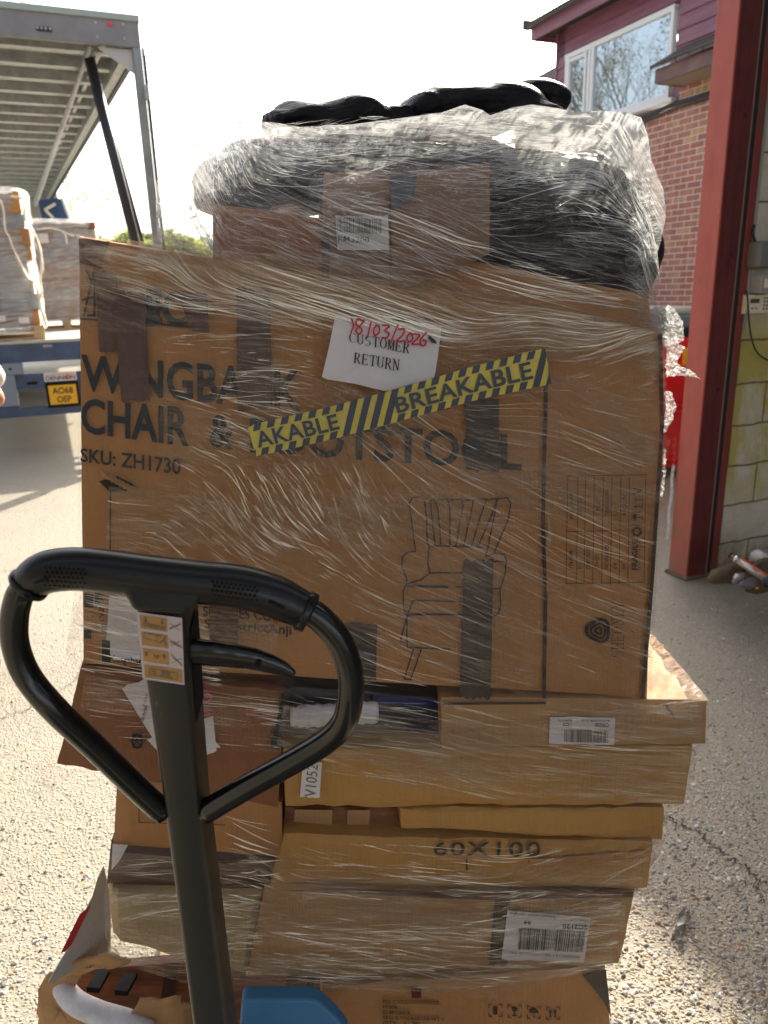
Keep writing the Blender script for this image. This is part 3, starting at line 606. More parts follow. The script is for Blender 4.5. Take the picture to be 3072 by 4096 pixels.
# ================================================================== TRAILER (yard frame), rear at e2 = 8.63
tb_ = 8.63; L_, Rr = -1.35, 1.25
tr = empty('curtain_trailer', (0, 12, 0), 'blue and grey curtain side trailer with open rear and slatted roof', 'trailer', yard=True)
def onr(x, y, d=0): return yc(onyard(x, y, tb_+d))
def skew(v):                                                      # roof plan narrows towards the front
    v = np.array(v, float); v[:, 0] -= np.maximum(0, v[:, 1]-tb_)*.058; return v
deck = MB(); deck.box((L_, tb_+.07, 1.10), (Rr, 21.5, 1.19)); deck.build('deck', mat('pale_deck_boards', (.55, .52, .42), .7, build=noisy((.62, .6, .5), (.42, .40, .32), 3, .2, 20, (6, .5, 1))), tr)
MB().box((L_, tb_, 1.17), (Rr, tb_+.08, 1.20), bev=.004).build('deck_edge', mat('worn_alloy', (.42, .42, .36), .4, metal=.4), tr)
MB().box((L_, tb_+.005, .985), (Rr, tb_+.10, 1.17)).build('rear_rail', BLUE, tr)
for x in (-.05, .58): 
    lr = MB().box((x-.045, tb_-.015, 1.125), (x+.045, tb_+.01, 1.15), bev=.01).build('rope_cleat', GALV, tr)
# light board / bumper panel with cut-outs
pan = MB(); zb0, zb1, zb2 = .43, .52, .86
pan.box((L_, tb_+.01, zb0), (Rr, tb_+.07, zb1)); pan.box((L_, tb_+.01, zb1), (-.40, tb_+.07, .84)); pan.box((-.40, tb_+.01, .71), (.02, tb_+.07, .86)); pan.box((.02, tb_+.01, zb1), (.40, tb_+.07, .86)); pan.box((.40, tb_+.01, .71), (Rr, tb_+.07, .86))
pan.build('bumper_panel', BLUE, tr)
MB().box((-.60, tb_-.03, .87), (-.31, tb_+.05, .985), bev=.01).box((-.56, tb_-.025, .55), (-.40, tb_+.0, .87), bev=.01).build('lamp_bracket', mat('grey_blue_paint', (.20, .24, .29), .5), tr)
MB().tube([(-.43, tb_-.033, .93), (-.43, tb_-.029, .93)], .014, 8).build('bracket_bolt', HOLE, tr)
MB().box((-.30, tb_+.004, .755), (-.20, tb_+.012, .785), bev=.004).build('coupling_port', HOLE, tr)
for x in (-.7, .65): MB().box((x-.06, tb_+.1, .62), (x+.06, 21, 1.08)).build('chassis_beam', DARK, tr)
for y in (9.6, 12, 15): MB().box((L_+.1, y, .95), (Rr-.1, y+.08, 1.10)).build('cross_member', DARK, tr)
for y in (14.5, 15.8, 17.1):
    for x in (-1.1, 1.0):
        w = MB().tube([(x-.17, y, .5), (x+.17, y, .5)], .5, 28).build('wheel', RUBBER, tr, 'auto'); MB().tube([(x-.18, y, .5), (x+.18, y, .5)], .26, 20).build('rim', GALV, w, 'auto')
# plate and maker's sign
def ytext(t, x0, x1, z0, z1, y, m, parent, name, bold=0., h=None):
    v, f = uvtext(t, bold); P = np.c_[x0+v[:, 0]*(x1-x0), np.full(len(v), y), z0+v[:, 1]*(z1-z0)]; return link(name, P, f, m, parent)
px0, px1, pz0, pz1 = -.105, .165, .535, .735
pl = MB().box((px0-.025, tb_-.012, pz0-.03), (px1+.025, tb_+.008, pz1+.03), bev=.004).build('plate_holder', HOLE, tr)
MB().box((px0, tb_-.018, pz0), (px1, tb_-.013, pz1), bev=.002).build('number_plate', mat('amber_plate', (.80, .42, .008), .4), pl)
ytext('AO68', px0+.035, px1-.035, pz0+.112, pz0+.176, tb_-.021, INK, pl, 'lettering', .012); ytext('OEP', px0+.07, px1-.06, pz0+.022, pz0+.086, tb_-.021, INK, pl, 'lettering', .012)
sg = MB().box((-.13, tb_-.012, .775), (.185, tb_+.008, .865), bev=.006).build('maker_sign', mat('white_sign', (.7, .68, .68), .4), tr)
ytext('DENNIS N', -.115, .170, .79, .83, tb_-.015, mat('grey_lettering', (.12, .12, .13), .5), sg, 'lettering', .035)
rp = mat('sign_red', (.6, .02, .02), .4)
MB().tube([(.103+.016*math.cos(a), tb_-.016, .812+.017*math.sin(a)) for a in np.linspace(0, 6.3, 16)], .005, 6).build('sign_emblem', rp, sg)
MB().box((-.115, tb_-.015, .843), (.170, tb_-.0135, .848)).build('sign_line', rp, sg)
# rear frame
z0h, z1h = 3.95, 4.20
MB().box((L_, tb_, z0h), (1.20, tb_+.06, z1h), bev=.01).build('header', mat('grey_header_paint', (.22, .22, .22), .5, build=noisy((.24, .24, .24), (.17, .17, .18), 3, .15)), tr)
MB().box((L_, tb_-.02, z1h-.03), (1.21, tb_+.10, z1h+.03), bev=.01).build('header_cap', mat('green_grey_trim', (.33, .38, .35), .5), tr)
for q in ((1.05, 4.14), (1.05, 4.02), (.80, 4.13), (.80, 4.01)): MB().tube([(q[0], tb_-.008, q[1]), (q[0], tb_+.002, q[1])], .013, 8).build('rivet', GALV, tr)
MB().tube([(.93, tb_-.018, 4.13), (.93, tb_, 4.13)], .02, 10).build('marker_lamp', mat('red_lens', (.8, .02, .04), .3), tr)
for x in (-.30, .33):
    o = MB().box((x-.07, tb_-.02, 4.015), (x+.07, tb_+.01, 4.055), bev=.012).build('lamp_cluster', DARK, tr)
    for d in (-.055, -.02, .015, .055): MB().tube([(x+d, tb_-.03, 4.035), (x+d, tb_-.018, 4.035)], .012, 8).build('lens', GALV, o)
ps = MB(); ps.box((1.12, tb_, 1.19), (1.20, tb_+.12, z0h), bev=.01); ps.build('rear_post', mat('grey_post_paint', (.26, .28, .28), .45, metal=.2, build=noisy((.3, .32, .32), (.2, .22, .22), 3, .2, 30)), tr)
ps = MB(); ps.box((L_, tb_, 1.19), (L_+.09, tb_+.12, z0h), bev=.01).build('rear_post', GALV, tr)
MB().box((1.205, tb_-.02, 1.3), (1.225, tb_+.02, 3.95)).box((1.228, tb_+.03, 1.3), (1.24, tb_+.06, 3.9)).build('post_rail', DARK, tr)
for z in (3.55, 2.45, 1.7): MB().box((1.18, tb_-.05, z-.07), (1.23, tb_-.002, z+.07), bev=.01).build('post_hinge', GALV, tr)
v = skew([(.80, tb_+.05, z0h-.01), (1.12, tb_+.05, z0h-.01), (1.12, tb_+.05, z0h-.22)]); v2 = v+[0, .03, 0]
link('gusset', np.vstack([v, v2]), [(0, 2, 1), (3, 4, 5), (0, 1, 4, 3), (1, 2, 5, 4), (2, 0, 3, 5)], mat('white_gusset', (.45, .45, .45), .5), tr)
# roof sheet, ribs, side beams
v = skew([(L_, tb_+.06, 4.10), (1.15, tb_+.06, 4.10), (1.15, 21.3, 4.10), (L_-.2, 21.3, 4.10)]); v = np.vstack([v, v+[0, 0, .03]])
link('roof_sheet', v, [(0, 3, 2, 1), (4, 5, 6, 7), (0, 1, 5, 4), (2, 3, 7, 6), (1, 2, 6, 5), (3, 0, 4, 7)], ROOFP, tr)
for k in range(21):
    y = tb_+.35+k*.6; s = -.058*(y-tb_)
    MB().box((L_+.05, y, 3.97), (1.04+s, y+.13, 4.085)).box((L_+.05, y-.05, 4.075), (1.04+s, y+.18, 4.098)).build('roof_rib', GALV, tr)
    if k < 20: MB().box((L_+.05, y+.33, 4.06), (1.02+s, y+.38, 4.095)).build('roof_rib', GALV, tr)
def beam(x0, x1, z0, z1, m, nm):
    v = skew([(x0, tb_+.1, z0), (x1, tb_+.1, z0), (x1, 21.3, z0), (x0, 21.3, z0)]); v = np.vstack([v, v+[0, 0, z1-z0]])
    link(nm, v, [(0, 3, 2, 1), (4, 5, 6, 7), (0, 1, 5, 4), (2, 3, 7, 6), (1, 2, 6, 5), (3, 0, 4, 7)], m, tr)
beam(1.04, 1.13, 3.90, 4.08, GALV, 'roof_rail'); beam(1.135, 1.18, 3.88, 4.12, DARK, 'curtain_track'); beam(.86, .90, 4.0, 4.09, GALV, 'inner_rail')
# front bulkhead, bunched blue curtain, props
MB().box((L_-.6, 21.3, 1.19), (.60, 21.38, 4.1)).build('bulkhead', mat('grey_bulkhead', (.30, .31, .29), .6), tr)
bc = []
for x, y in ((150, 800), (232, 792), (250, 800), (310, 950), (318, 1010), (210, 1010), (185, 930)): bc.append(onr(x, y, 9.0))
bc = np.array(bc); bc2 = bc+[0, .5, 0]; n_ = len(bc)
cur = link('side_curtain', np.vstack([bc, bc2]), [tuple(range(n_))[::-1], tuple(range(n_, 2*n_))]+[(i, (i+1) % n_, n_+(i+1) % n_, n_+i) for i in range(n_)], mat('blue_curtain', (.022, .06, .16), .4, build=noisy((.03, .075, .19), (.015, .04, .11), 3, .5, 5, (1, 1, .3), d=.05)), tr)
mk = MB()
for pts in (((178, 840), (222, 815)), ((180, 838), (212, 872))):
    a, b = [onr(*p, 8.96) for p in pts]; d = (b-a)/np.linalg.norm(b-a)*.0; n2 = np.cross(b-a, [0, 1, 0]); n2 = n2/np.linalg.norm(n2)*.028
    mk.add([a-n2, b-n2, b+n2, a+n2], [(0, 1, 2, 3)])
mk.build('curtain_mark', mat('cream_marking', (.7, .68, .55), .5), cur)
a, b = onr(250, 795, 8.9), onr(312, 965, 8.9); MB().tube([a, b], .03, 6).build('curtain_hem', UPVC, tr)
def stick(p, q, da, db, r, m, nm): return MB().tube([onr(*p, da), onr(*q, db)], r, 8).build(nm, m, tr, True)
stick((358, 235), (545, 985), .5, .25, [.055, .05], DARK, 'load_prop'); stick((395, 330), (572, 975), .9, .5, .022, DARK, 'prop_stay'); stick((362, 185), (140, 815), .2, 8.5, [.022, .05], GALV, 'roof_cable_rod')
MB().box((.86, tb_+.28, 1.19), (1.06, tb_+.45, 1.26)).build('prop_foot', DARK, tr)
# ---- wrapped loads on the deck
LOADF = film_mat('load_film', .48, .8, .55, .2, (.95, .97, 1), .9, .5, .5, .03)
BLB = mat('blue_carton', (.26, .27, .29), .6)
def load(x0, x1, y0, y1, z0, z1, layers, label, seed, edges=()):
    r = random.Random(seed); t = empty('wrapped_pallet_load', ((x0+x1)/2, (y0+y1)/2, z0), label, 'pallet load', 'wrapped loads on the trailer deck', yard=True)
    p = MB()
    for z in (0, .125): p.box((x0, y0, z0+z), (x1, y1, z0+z+.02))
    for i in range(3): 
        for j in range(3): xx = x0+(x1-x0-.1)*i/2; yy = y0+(y1-y0-.1)*j/2; p.box((xx, yy, z0+.02), (xx+.1, yy+.1, z0+.125))
    p.build('pallet', PINE, t); z = z0+.15; hh = (z1-z)/layers
    for k in range(layers):
        h = hh*r.uniform(.85, 1.15) if k < layers-1 else z1-z; x = x0+r.uniform(-.02, .05); n = r.choice([1, 2, 2, 3]); ws = (x1-x0-.04)/n
        for i in range(n):
            MB().box((x+ws*i+.004, y0+r.uniform(0, .05), z), (x+ws*(i+1)-.004, y1-.03, z+h-.006), bev=.012).build('carton', r.choice([KRAFT, KRAFT2, KRAFT4, KRAFT2, GREYB, KRAFT3, BLB]), t)
        z += h
    # film shell
    nc, nr = 90, 60; a = np.linspace(0, 2*math.pi, nc); zz = np.linspace(z0+.1, z1+.03, nr); V = []
    hx, hy = (x1-x0)/2+.02, (y1-y0)/2+.02
    for q in zz:
        d = np.abs(np.cos(a))**6+np.abs(np.sin(a))**6; rr = d**(-1/6.)
        w = 1+.09*(vn(a*6, np.full(nc, q*3))-.5)+.035*(vn(a*3+3, np.full(nc, q*14))-.5)
        V.append(np.c_[(x0+x1)/2+hx*np.cos(a)*rr*w, (y0+y1)/2+hy*np.sin(a)*rr*w, np.full(nc, q)])
    V = np.vstack(V); o = link('stretch_film', V, grid_faces(nr, nc), LOADF, t, True)
    uvw = np.c_[np.tile(a*8, nr), np.repeat(zz*10, nc), np.zeros(nr*nc)]; attrs(o, uvw, np.tile([1, .0, 0, 1.], (nr*nc, 1)))
    cr = MB()                                                     # bunched film edges running down the corner
    for L_px in edges: q_ = [onyard(x_, y_, y0-.05) for x_, y_ in L_px]; q_ = curve([yc(w_) for w_ in q_], 5); cr.tube(q_, [.006+.010*vn(k_*.9+seed, 2.) for k_ in range(len(q_))], 6)
    cr.build('film_edge', CREASE, t, True)
    return t
def attrs(o, flow, wts):
    a = o.data.attributes.new('flow', 'FLOAT_VECTOR', 'POINT'); a.data.foreach_set('vector', np.asarray(flow, np.float32).ravel())
    b = o.data.attributes.new('wts', 'FLOAT_COLOR', 'POINT'); b.data.foreach_set('color', np.asarray(wts, np.float32).ravel())
t1 = load(-1.24, -.06, 8.95, 10.15, 1.195, 2.66, 8, 'shrink wrapped load of pale cartons on a pine pallet at the trailer edge', 3, (((-20, 770), (12, 830), (22, 920), (38, 950), (60, 1010), (82, 1055), (110, 1110), (140, 1130), (150, 1160), (168, 1240), (186, 1300)), ((40, 785), (95, 800), (100, 870), (120, 905), (145, 950), (162, 1010), (168, 1075), (160, 1110), (165, 1180), (158, 1215), (175, 1262), (186, 1310))))
t2 = load(-.32, .78, 11.6, 12.8, 1.195, 2.60, 10, 'second wrapped carton load further in on the trailer deck', 8, (((150, 918), (200, 912), (245, 922), (262, 940), (268, 975)), ((262, 930), (300, 945))))
lb = MB(); 
for x, z in ((-.46, 1.42), (-.24, 1.395)): lb.box((x-.05, 8.925, z-.03), (x+.05, 8.927, z+.03))
lb.build('load_label', PAPER, t1)
MB().box((.02, 11.56, 2.32), (.14, 11.562, 2.44)).box((-.06, 11.56, 2.24), (-.01, 11.562, 2.34)).build('load_label', PAPER, t2)

# ================================================================== TREES
BARK = mat('grey_bark', (.12, .095, .07), .9, build=noisy((.15, .12, .09), (.07, .06, .045), 8, .6, 20))
TWIG = mat('thin_twigs', (.15, .11, .07), .9)
def leafm(nm, c1, c2):
    def f(n, b):
        g = N(n); gi = g.node('ShaderNodeNewGeometry'); c = g.mix(gi.outputs['Random Per Island'], c1, c2); g.set(b, 'Base Color', c)
        t = n.nodes.new('ShaderNodeBsdfTranslucent'); g.set(t, 0, g.mix(1., c, (1.6, 1.7, 1.), 'MULTIPLY')); x = n.nodes.new('ShaderNodeMixShader'); x.inputs[0].default_value = .55
        n.links.new(b.outputs[0], x.inputs[1]); n.links.new(t.outputs[0], x.inputs[2]); n.links.new(x.outputs[0], n.nodes['Material Output'].inputs[0])
    return mat(nm, c1, .6, build=f, Subsurface_Weight=0.)
LEAF = leafm('spring_leaves', (.24, .26, .12), (.36, .37, .2)); LEAF2 = leafm('dull_leaves', (.16, .18, .08), (.26, .27, .12))
def tree(base, h, seed, leaves, spread=.5, lm=None, label='', group=None, name='bare_tree', depth=6, lsize=.05):
    r = random.Random(seed); t = MB(); tw = MB(); lv = []; base = np.array(base, float)
    def grow(p, d, L, rad, k):
        n = 4; pts = [p]; dd = d.copy()
        for i in range(n):
            dd = dd+np.array([r.gauss(0, .12), r.gauss(0, .12), r.gauss(.04, .06)]); dd /= np.linalg.norm(dd); pts.append(pts[-1]+dd*L/n)
        r2 = rad*.66
        (t if k > 2 else tw).tube(pts, list(np.linspace(rad, r2, n+1)), 6 if k > 2 else 3, cap=False)
        if k <= 2 and leaves:
            for q in pts[1:]:
                for _ in range(leaves): lv.append(q+np.array([r.gauss(0, .22), r.gauss(0, .22), r.gauss(0, .18)])*L*.7)
        if k == 0: return
        m = r.choice([2, 3, 3]) if k > 1 else 3
        for j in range(m):
            a = r.uniform(0, 6.28); s = spread*r.uniform(.6, 1.25); nd = dd*math.cos(s)+np.array([math.cos(a), math.sin(a), .1])*math.sin(s); nd /= np.linalg.norm(nd)
            grow(pts[-1] if j else pts[-2], nd, L*r.uniform(.66, .85), r2*r.uniform(.6, .8), k-1)
    root = empty(name, tuple(base), label, 'tree', group)
    grow(base.copy(), np.array([0, 0, 1.]), h*.28, h*.018, depth)
    t.build('trunk', BARK, root, True); tw.build('crown', TWIG, root)
    if lv:
        V = []; Fc = []
        for q in lv:
            a, b, c = np.array([r.gauss(0, 1) for _ in range(3)]), np.array([r.gauss(0, 1) for _ in range(3)]), lsize*r.uniform(.6, 1.5)
            a = a/np.linalg.norm(a)*c; b = b/np.linalg.norm(b)*c*.6; n = len(V); V += [q-a, q-b, q+a, q+b]; Fc.append((n, n+1, n+2, n+3))
        link('foliage', V, Fc, lm or LEAF, root)
    return root
LEAF3 = mat('budding_leaves', (.10, .095, .05), .7)
for i, (a, b, h) in enumerate([(-5.5, 27, 15), (-10, 31, 17), (-2.2, 30, 14), (-13, 25, 15), (-15, 34, 18), (-7, 37, 17), (-4, 22.5, 12)]):
    tree(wc((a, b, 0)), h, 40+i, 1, .52, LEAF3, ['tall spring tree mirrored at the middle of the upstairs window', 'wide spring tree mirrored behind the others near the window mullion', 'slim spring tree mirrored at the right end of the upstairs window', 'spring tree of the mirrored row standing nearest the left fence line', 'tallest far spring tree at the back of the mirrored row', 'broad far spring tree behind the middle of the mirrored row', 'shortest spring tree, nearest the trailer in the mirrored row'][i], 'trees mirrored in the upstairs window', lsize=.045, depth=6)
tree(dp(255, 1150, 24)*[1, 1, 0], 8.2, 5, 1, .6, LEAF2, 'thin bare tree beyond the trailer, behind the bunched blue curtain', name='bare_tree', lsize=.06)
def bush(px, py0, z, w, h, seed, lab):
    p = dp(px, py0, z); p[2] = 0; tp = dp(px, py0, z)[2]; r = np.random.default_rng(seed); n = 6500
    nm = r.normal(size=(n, 3)); nm /= np.linalg.norm(nm, axis=1)[:, None]; rad = r.random(n)**.33*(.7+.6*fbm(nm[:, 0]*2.5+seed, nm[:, 1]*2.5+nm[:, 2]*2, 3))
    q = nm*rad[:, None]*[w, w*.6, h/2]+[p[0], p[1], tp-h*.4]
    q = q[q[:, 2] > .1]; root = empty('hedge_shrub', tuple(p), lab, 'shrub', 'shrubs beyond the yard'); V = []; Fc = []
    for c in q:
        a = r.normal(size=3); b = r.normal(size=3); a *= .09/np.linalg.norm(a); b *= .055/np.linalg.norm(b); k = len(V); V += [c-a, c-b, c+a, c+b]; Fc.append((k, k+1, k+2, k+3))
    link('foliage', V, Fc, LEAF if seed % 2 else LEAF2, root)
    t = MB()
    for k in range(6):
        a = k*1.05; t.tube([(p[0], p[1], 0), (p[0]+.3*w*math.cos(a), p[1]+.2*w*math.sin(a), max(.5, tp-h*.6)), (p[0]+.6*w*math.cos(a), p[1]+.4*w*math.sin(a), tp-h*.35)], [.06, .04, .015], 5)
    t.build('stems', BARK, root)
for i, (px, py, z, w, h) in enumerate([(340, 965, 22, 1.2, 2.2), (430, 985, 23, 1.2, 2.0), (520, 955, 22, 1.1, 2.4), (600, 945, 24, 1.2, 2.6), (690, 950, 23, 1.3, 2.4), (790, 975, 24, 1.3, 2.2)]):
    bush(px, py, z, w, h, 11+i, ['yellow green shrub just right of the bunched curtain', 'low olive shrub between the curtain and black prop', 'yellow green shrub crossing behind the black load prop', 'olive shrub behind the rear trailer post', 'yellow green shrub seen through the loose film veil', 'olive shrub behind the bundle of film'][i])
# far tree belt low on the horizon
rr_ = np.random.default_rng(5); V = []; Fc = []
for i in range(16000):
    a = rr_.uniform(-30, 22); b = 60+rr_.uniform(0, 8); hmax = 2.0+1.6*vn(a*.4, 3.)+1.0*vn(a*1.7, 8.); c = wc((a, b, rr_.uniform(0, 1)**.8*hmax)); A = rr_.normal(size=3)*.28; B = rr_.normal(size=3)*.2; k = len(V); V += [c-A, c-B, c+A, c+B]; Fc.append((k, k+1, k+2, k+3))
o = link('far_woods', V, Fc, LEAF2); tag(o, 'low belt of distant woods beyond the yard', 'woods', kind='stuff')
# ================================================================== THE STACK
BV = np.array([-.10, .99, 0.])
def carton(name, quad, off, depth, m, label=None, cat='carton', group=None, parent=None, bv=None, dent=.003, seed=0, rnd=.006, nu=26, nv=16, as_part=False, wave=0.):
    bv = BV if bv is None else np.array(bv)
    u = np.linspace(0, 1, nu); v = np.linspace(0, 1, nv)
    uu, vv = np.meshgrid(u, v); P = quadmap(quad, np.c_[uu.ravel(), vv.ravel()])
    W_ = np.array([fs(x, y, off) for x, y in P])
    # rounded edges and dents
    e = np.minimum(np.minimum(uu, 1-uu)*nu/2, np.minimum(vv, 1-vv)*nv/2).ravel(); r = np.clip(1-e, 0, 1)*rnd
    d = (fbm(P[:, 0]/260+seed, P[:, 1]/260+seed*3, 3)-.45)*dent*2
    edge = ((uu == 0) | (uu == 1) | (vv == 0) | (vv == 1)).ravel()
    W_ = W_ + bv*(r + np.maximum(d, -.002))[:, None]
    if wave: W_[edge] += np.c_[0*d, 0*d, (vn(P[:, 0]/40+seed, P[:, 1]/40)-.5)*wave][edge]
    V = W_.tolist(); Fc = grid_faces(nv, nu)[:, ::1].tolist()
    ring = [i for i in range(nu)]+[nu*(j+1)-1 for j in range(1, nv)]+[nu*nv-1-i for i in range(1, nu)]+[nu*(nv-1-j) for j in range(1, nv-1)]
    n = len(ring); prev = ring
    for dd in (.012, depth-.01, depth):
        k = len(V); c = W_.mean(0)
        for i in ring:
            q = W_[i]+bv*dd
            if dd == .012: q = q+(q-c)*[.006, 0, .006]/max(1e-6, 1)
            elif dd == depth: q = q+(c-W_[i])*[.02, 0, .02]
            V.append(q.tolist())
        cur_ = list(range(k, k+n)); Fc += [[prev[i], prev[(i+1) % n], cur_[(i+1) % n], cur_[i]][::-1] for i in range(n)]; prev = cur_
    Fc.append(prev)
    o = link(name, V, [list(map(int, f)) for f in Fc], m, parent, True)
    o.data.set_sharp_from_angle(angle=R(40))
    if label: tag(o, label, cat, group)
    return o
G = 'cartons stacked on the pallet'
def box_thing(kind, quad, off, depth, m, label, seed=0, **kw):
    p = fs((quad[2][0]+quad[3][0])/2, (quad[2][1]+quad[3][1])/2, off)
    t = empty(kind, tuple(p), label, kw.pop('cat', 'carton'), kw.pop('group', G)); carton('board', quad, off, depth, m, parent=t, seed=seed, **kw); return t
def strip(parent, q, m, off=-.004, name='parcel_tape'): 
    u = np.linspace(0, 1, 13); v = np.linspace(0, 1, 25); uu, vv = np.meshgrid(u, v); vv = vv+(np.where(vv > .99, 1, 0)+np.where(vv < .01, 1, 0))*(vn(uu*9+q[0][0], vv)-.5)*.035; P = quadmap(q, np.c_[uu.ravel(), vv.ravel()])
    return link(name, [fs(x, y, off-.0016*vn(x/30.+q[0][0], y/60.)) for x, y in P], grid_faces(25, 13), m, parent, True)
# ---- wingback chair carton
MQ = [(312, 948), (2660, 1326), (2592, 2798), (330, 2662)]
mc = box_thing('chair_carton', MQ, 0., .62, KRAFT, 'large brown chair carton printed with a chair drawing and bold black lettering', 1, nu=60, nv=40, dent=.004)
ink = Ink(-.0045)
ink.text('WINGBACK', [(324, 1418), (1204, 1486), (1204, 1640), (324, 1557)], .022)
ink.text('CHAIR', [(324, 1594), (756, 1632), (756, 1782), (324, 1726)], .022); ink.text('&', [(838, 1652), (935, 1664), (935, 1795), (838, 1782)], .02)
ink.text('FOOTSTOOL', [(1000, 1672), (2086, 1742), (2086, 1878), (1000, 1806)], .022)
ink.text('SKU: ZH1730', [(322, 1792), (722, 1836), (722, 1897), (322, 1845)], .016)
ink.line([(322, 1275), (760, 1306)], 8)
ink.text('N', [(560, 1180), (640, 1190), (640, 1290), (560, 1280)], .03); ink.text('EC', [(585, 1158), (745, 1172), (745, 1300), (585, 1286)], .035)
for p_ in ([(335, 1262), (375, 1090)], [(345, 1080), (378, 1150)], [(352, 1262), (378, 1262)], [(330, 1200), (378, 1186)], [(378, 1075), (378, 1262)]): ink.line(p_, 9)
ink.text('OFFICE SUPPLIES CO.,LTD', [(640, 2412), (1200, 2452), (1200, 2492), (640, 2450)], .02); ink.text('village, SubdistrictAnji', [(640, 2462), (1166, 2502), (1166, 2538), (640, 2498)], .016)
ink.text('Kangshan', [(440, 2620), (570, 2632), (570, 2660), (440, 2645)], .016)
for q in ([(336, 2374), (374, 2378), (374, 2432), (336, 2429)], [(380, 2365), (400, 2367), (396, 2420), (378, 2418)], [(336, 2520), (366, 2522), (366, 2556), (336, 2553)]): ink.poly(q[::-1])
for t_, y in (('Z', 2375), ('N', 2420), ('C', 2455)): ink.text(t_, [(398, y), (415, y+2), (415, y+30), (398, y+28)], .03)
ink.poly([(408, 2560), (440, 2562), (440, 2650), (408, 2648)][::-1]); ink.poly([(405, 2500), (422, 2502), (422, 2530), (405, 2528)][::-1])
ink.build('bold_lettering', INK, mc)
# chair drawing, thin black outlines
dr = Ink(-.0045); s = lambda L: [(1300+x*.874, 1200+y*.874) for x, y in L]
for L in ([(415, 1150), (395, 1000), (385, 930), (400, 905), (430, 900), (455, 915), (465, 1000), (468, 1110), (478, 1130)],
          [(505, 1130), (490, 1000), (482, 920), (500, 912), (515, 950), (525, 1040), (530, 1125)], [(515, 915), (560, 912), (570, 940), (572, 1125)], [(572, 915), (625, 912), (632, 940), (600, 1125)],
          [(625, 920), (680, 912), (672, 960), (635, 1125)], [(680, 915), (740, 912), (715, 980), (670, 1130)], [(740, 915), (790, 908), (760, 990), (700, 1130)],
          [(790, 910), (835, 905), (850, 930), (840, 1000), (790, 1120), (775, 1155)], [(478, 1130), (520, 1125), (720, 1132)], [(735, 1175), (745, 1135), (790, 910)],
          [(415, 1150), (375, 1155), (355, 1175), (352, 1220), (375, 1280), (372, 1300), (358, 1330), (358, 1400), (372, 1440)], [(478, 1130), (475, 1150), (470, 1200), (480, 1250), (440, 1280), (372, 1300)],
          [(480, 1250), (520, 1248), (640, 1250), (740, 1250)], [(735, 1175), (780, 1158), (820, 1165), (830, 1190), (825, 1250), (800, 1330), (805, 1400), (790, 1440), (765, 1450)], [(735, 1200), (790, 1195), (820, 1200)],
          [(372, 1305), (450, 1312), (560, 1312)], [(600, 1312), (720, 1318), (800, 1322)], [(405, 1375), (520, 1378), (700, 1382)], [(405, 1375), (375, 1445), (520, 1438), (700, 1442)], [(375, 1445), (345, 1560), (375, 1570), (375, 1450)],
          [(375, 1570), (378, 1590), (570, 1598)], [(405, 1598), (362, 1735), (392, 1738), (440, 1600)]):
    dr.line(s(L), 5.5)
dr.line(s([(372, 1308), (560, 1314)]), 10); dr.line(s([(382, 1438), (620, 1440)]), 8)
dr.build('chair_drawing', NAVY, mc)
# rotated table and logo on the right hand panel
tb2 = Ink(-.0045); s2 = lambda x, y: (1300+x*.874, 1200+y*.874)
def rtext(ink_, t_, x0, x1, yb, yt, bold=.0):                      # reads bottom to top: baseline at x1, starts at yb
    ink_.text(t_, [s2(x0, yb), s2(x0, yt), s2(x1, yt), s2(x1, yb)], bold)
for x in (1103, 1150, 1185, 1225, 1266, 1306, 1346, 1386, 1460): tb2.line([s2(x, 1298), s2(x+8, 810)], 2.6)
for y, k in ((1298, 1460), (1060, 1392), (806, 1475)): tb2.line([s2(1103, y), s2(k, y-6)], 2.6)
for t_, x, yt in (('ITEM NAME', 1134, 1145), ('SKU', 1172, 1205), ('ITEM COLOUR', 1212, 1122), ('CTN QTY', 1252, 1162), ('PACKING SIZE', 1297, 1122), ('GW', 1336, 1202), ('NW', 1376, 1204)): rtext(tb2, t_, x-16, x, 1232, yt, .01)
for t_, x, y0, yt in (('BEIGE CHAIR', 1136, 1003, 880), ('ZH1730', 1176, 985, 905), ('1 BOX', 1256, 980, 915), ('78X60X60', 1298, 990, 870), ('12', 1336, 985, 960), ('10.5', 1378, 985, 890)): rtext(tb2, t_, x-16, x, y0, yt, .005)
rtext(tb2, 'FRAGILE', 1406, 1430, 1236, 1100, .03); rtext(tb2, 'PLEASE HANDLE WITH CARE', 1434, 1443, 1236, 1102)
tb2.build('data_table', INKT, mc)
ic = Ink(-.0045)
for k in range(3):
    a = k*2.094; cx, cy = 1428, 1060
    pts = [(cx+18*math.cos(a+t), cy+18*math.sin(a+t)) for t in np.linspace(0, 1.45, 5)]; ic.line([s2(*p) for p in pts], 9)
    q = (cx+18*math.cos(a+1.6), cy+18*math.sin(a+1.6)); w = (cx+25*math.cos(a+1.35), cy+25*math.sin(a+1.35)); w2 = (cx+9*math.cos(a+1.4), cy+9*math.sin(a+1.4)); q2 = (cx+18*math.cos(a+1.85), cy+18*math.sin(a+1.85)); ic.poly([s2(*w), s2(*q2), s2(*w2)])
ic.line([s2(1408, 1031), s2(1450, 1030)], 2.5)
ic.poly([s2(1425+16*math.cos(t), 995+17*math.sin(t)) for t in np.linspace(-math.pi/2, math.pi/2, 9)+math.pi]); ic.line([s2(1425, 995), s2(1452, 996), s2(1452, 1004)], 3.5); ic.line([s2(1408, 972), s2(1450, 970)], 2.5)
for y in (945, 915): ic.line([s2(1450, y), s2(1425, y)], 4); ic.poly([s2(1425, y-9), s2(1425, y+9), s2(1412, y)])
ic.line([s2(1452, 955), s2(1452, 905)], 3); ic.line([s2(1410, 890), s2(1450, 870), s2(1412, 862)], 4)
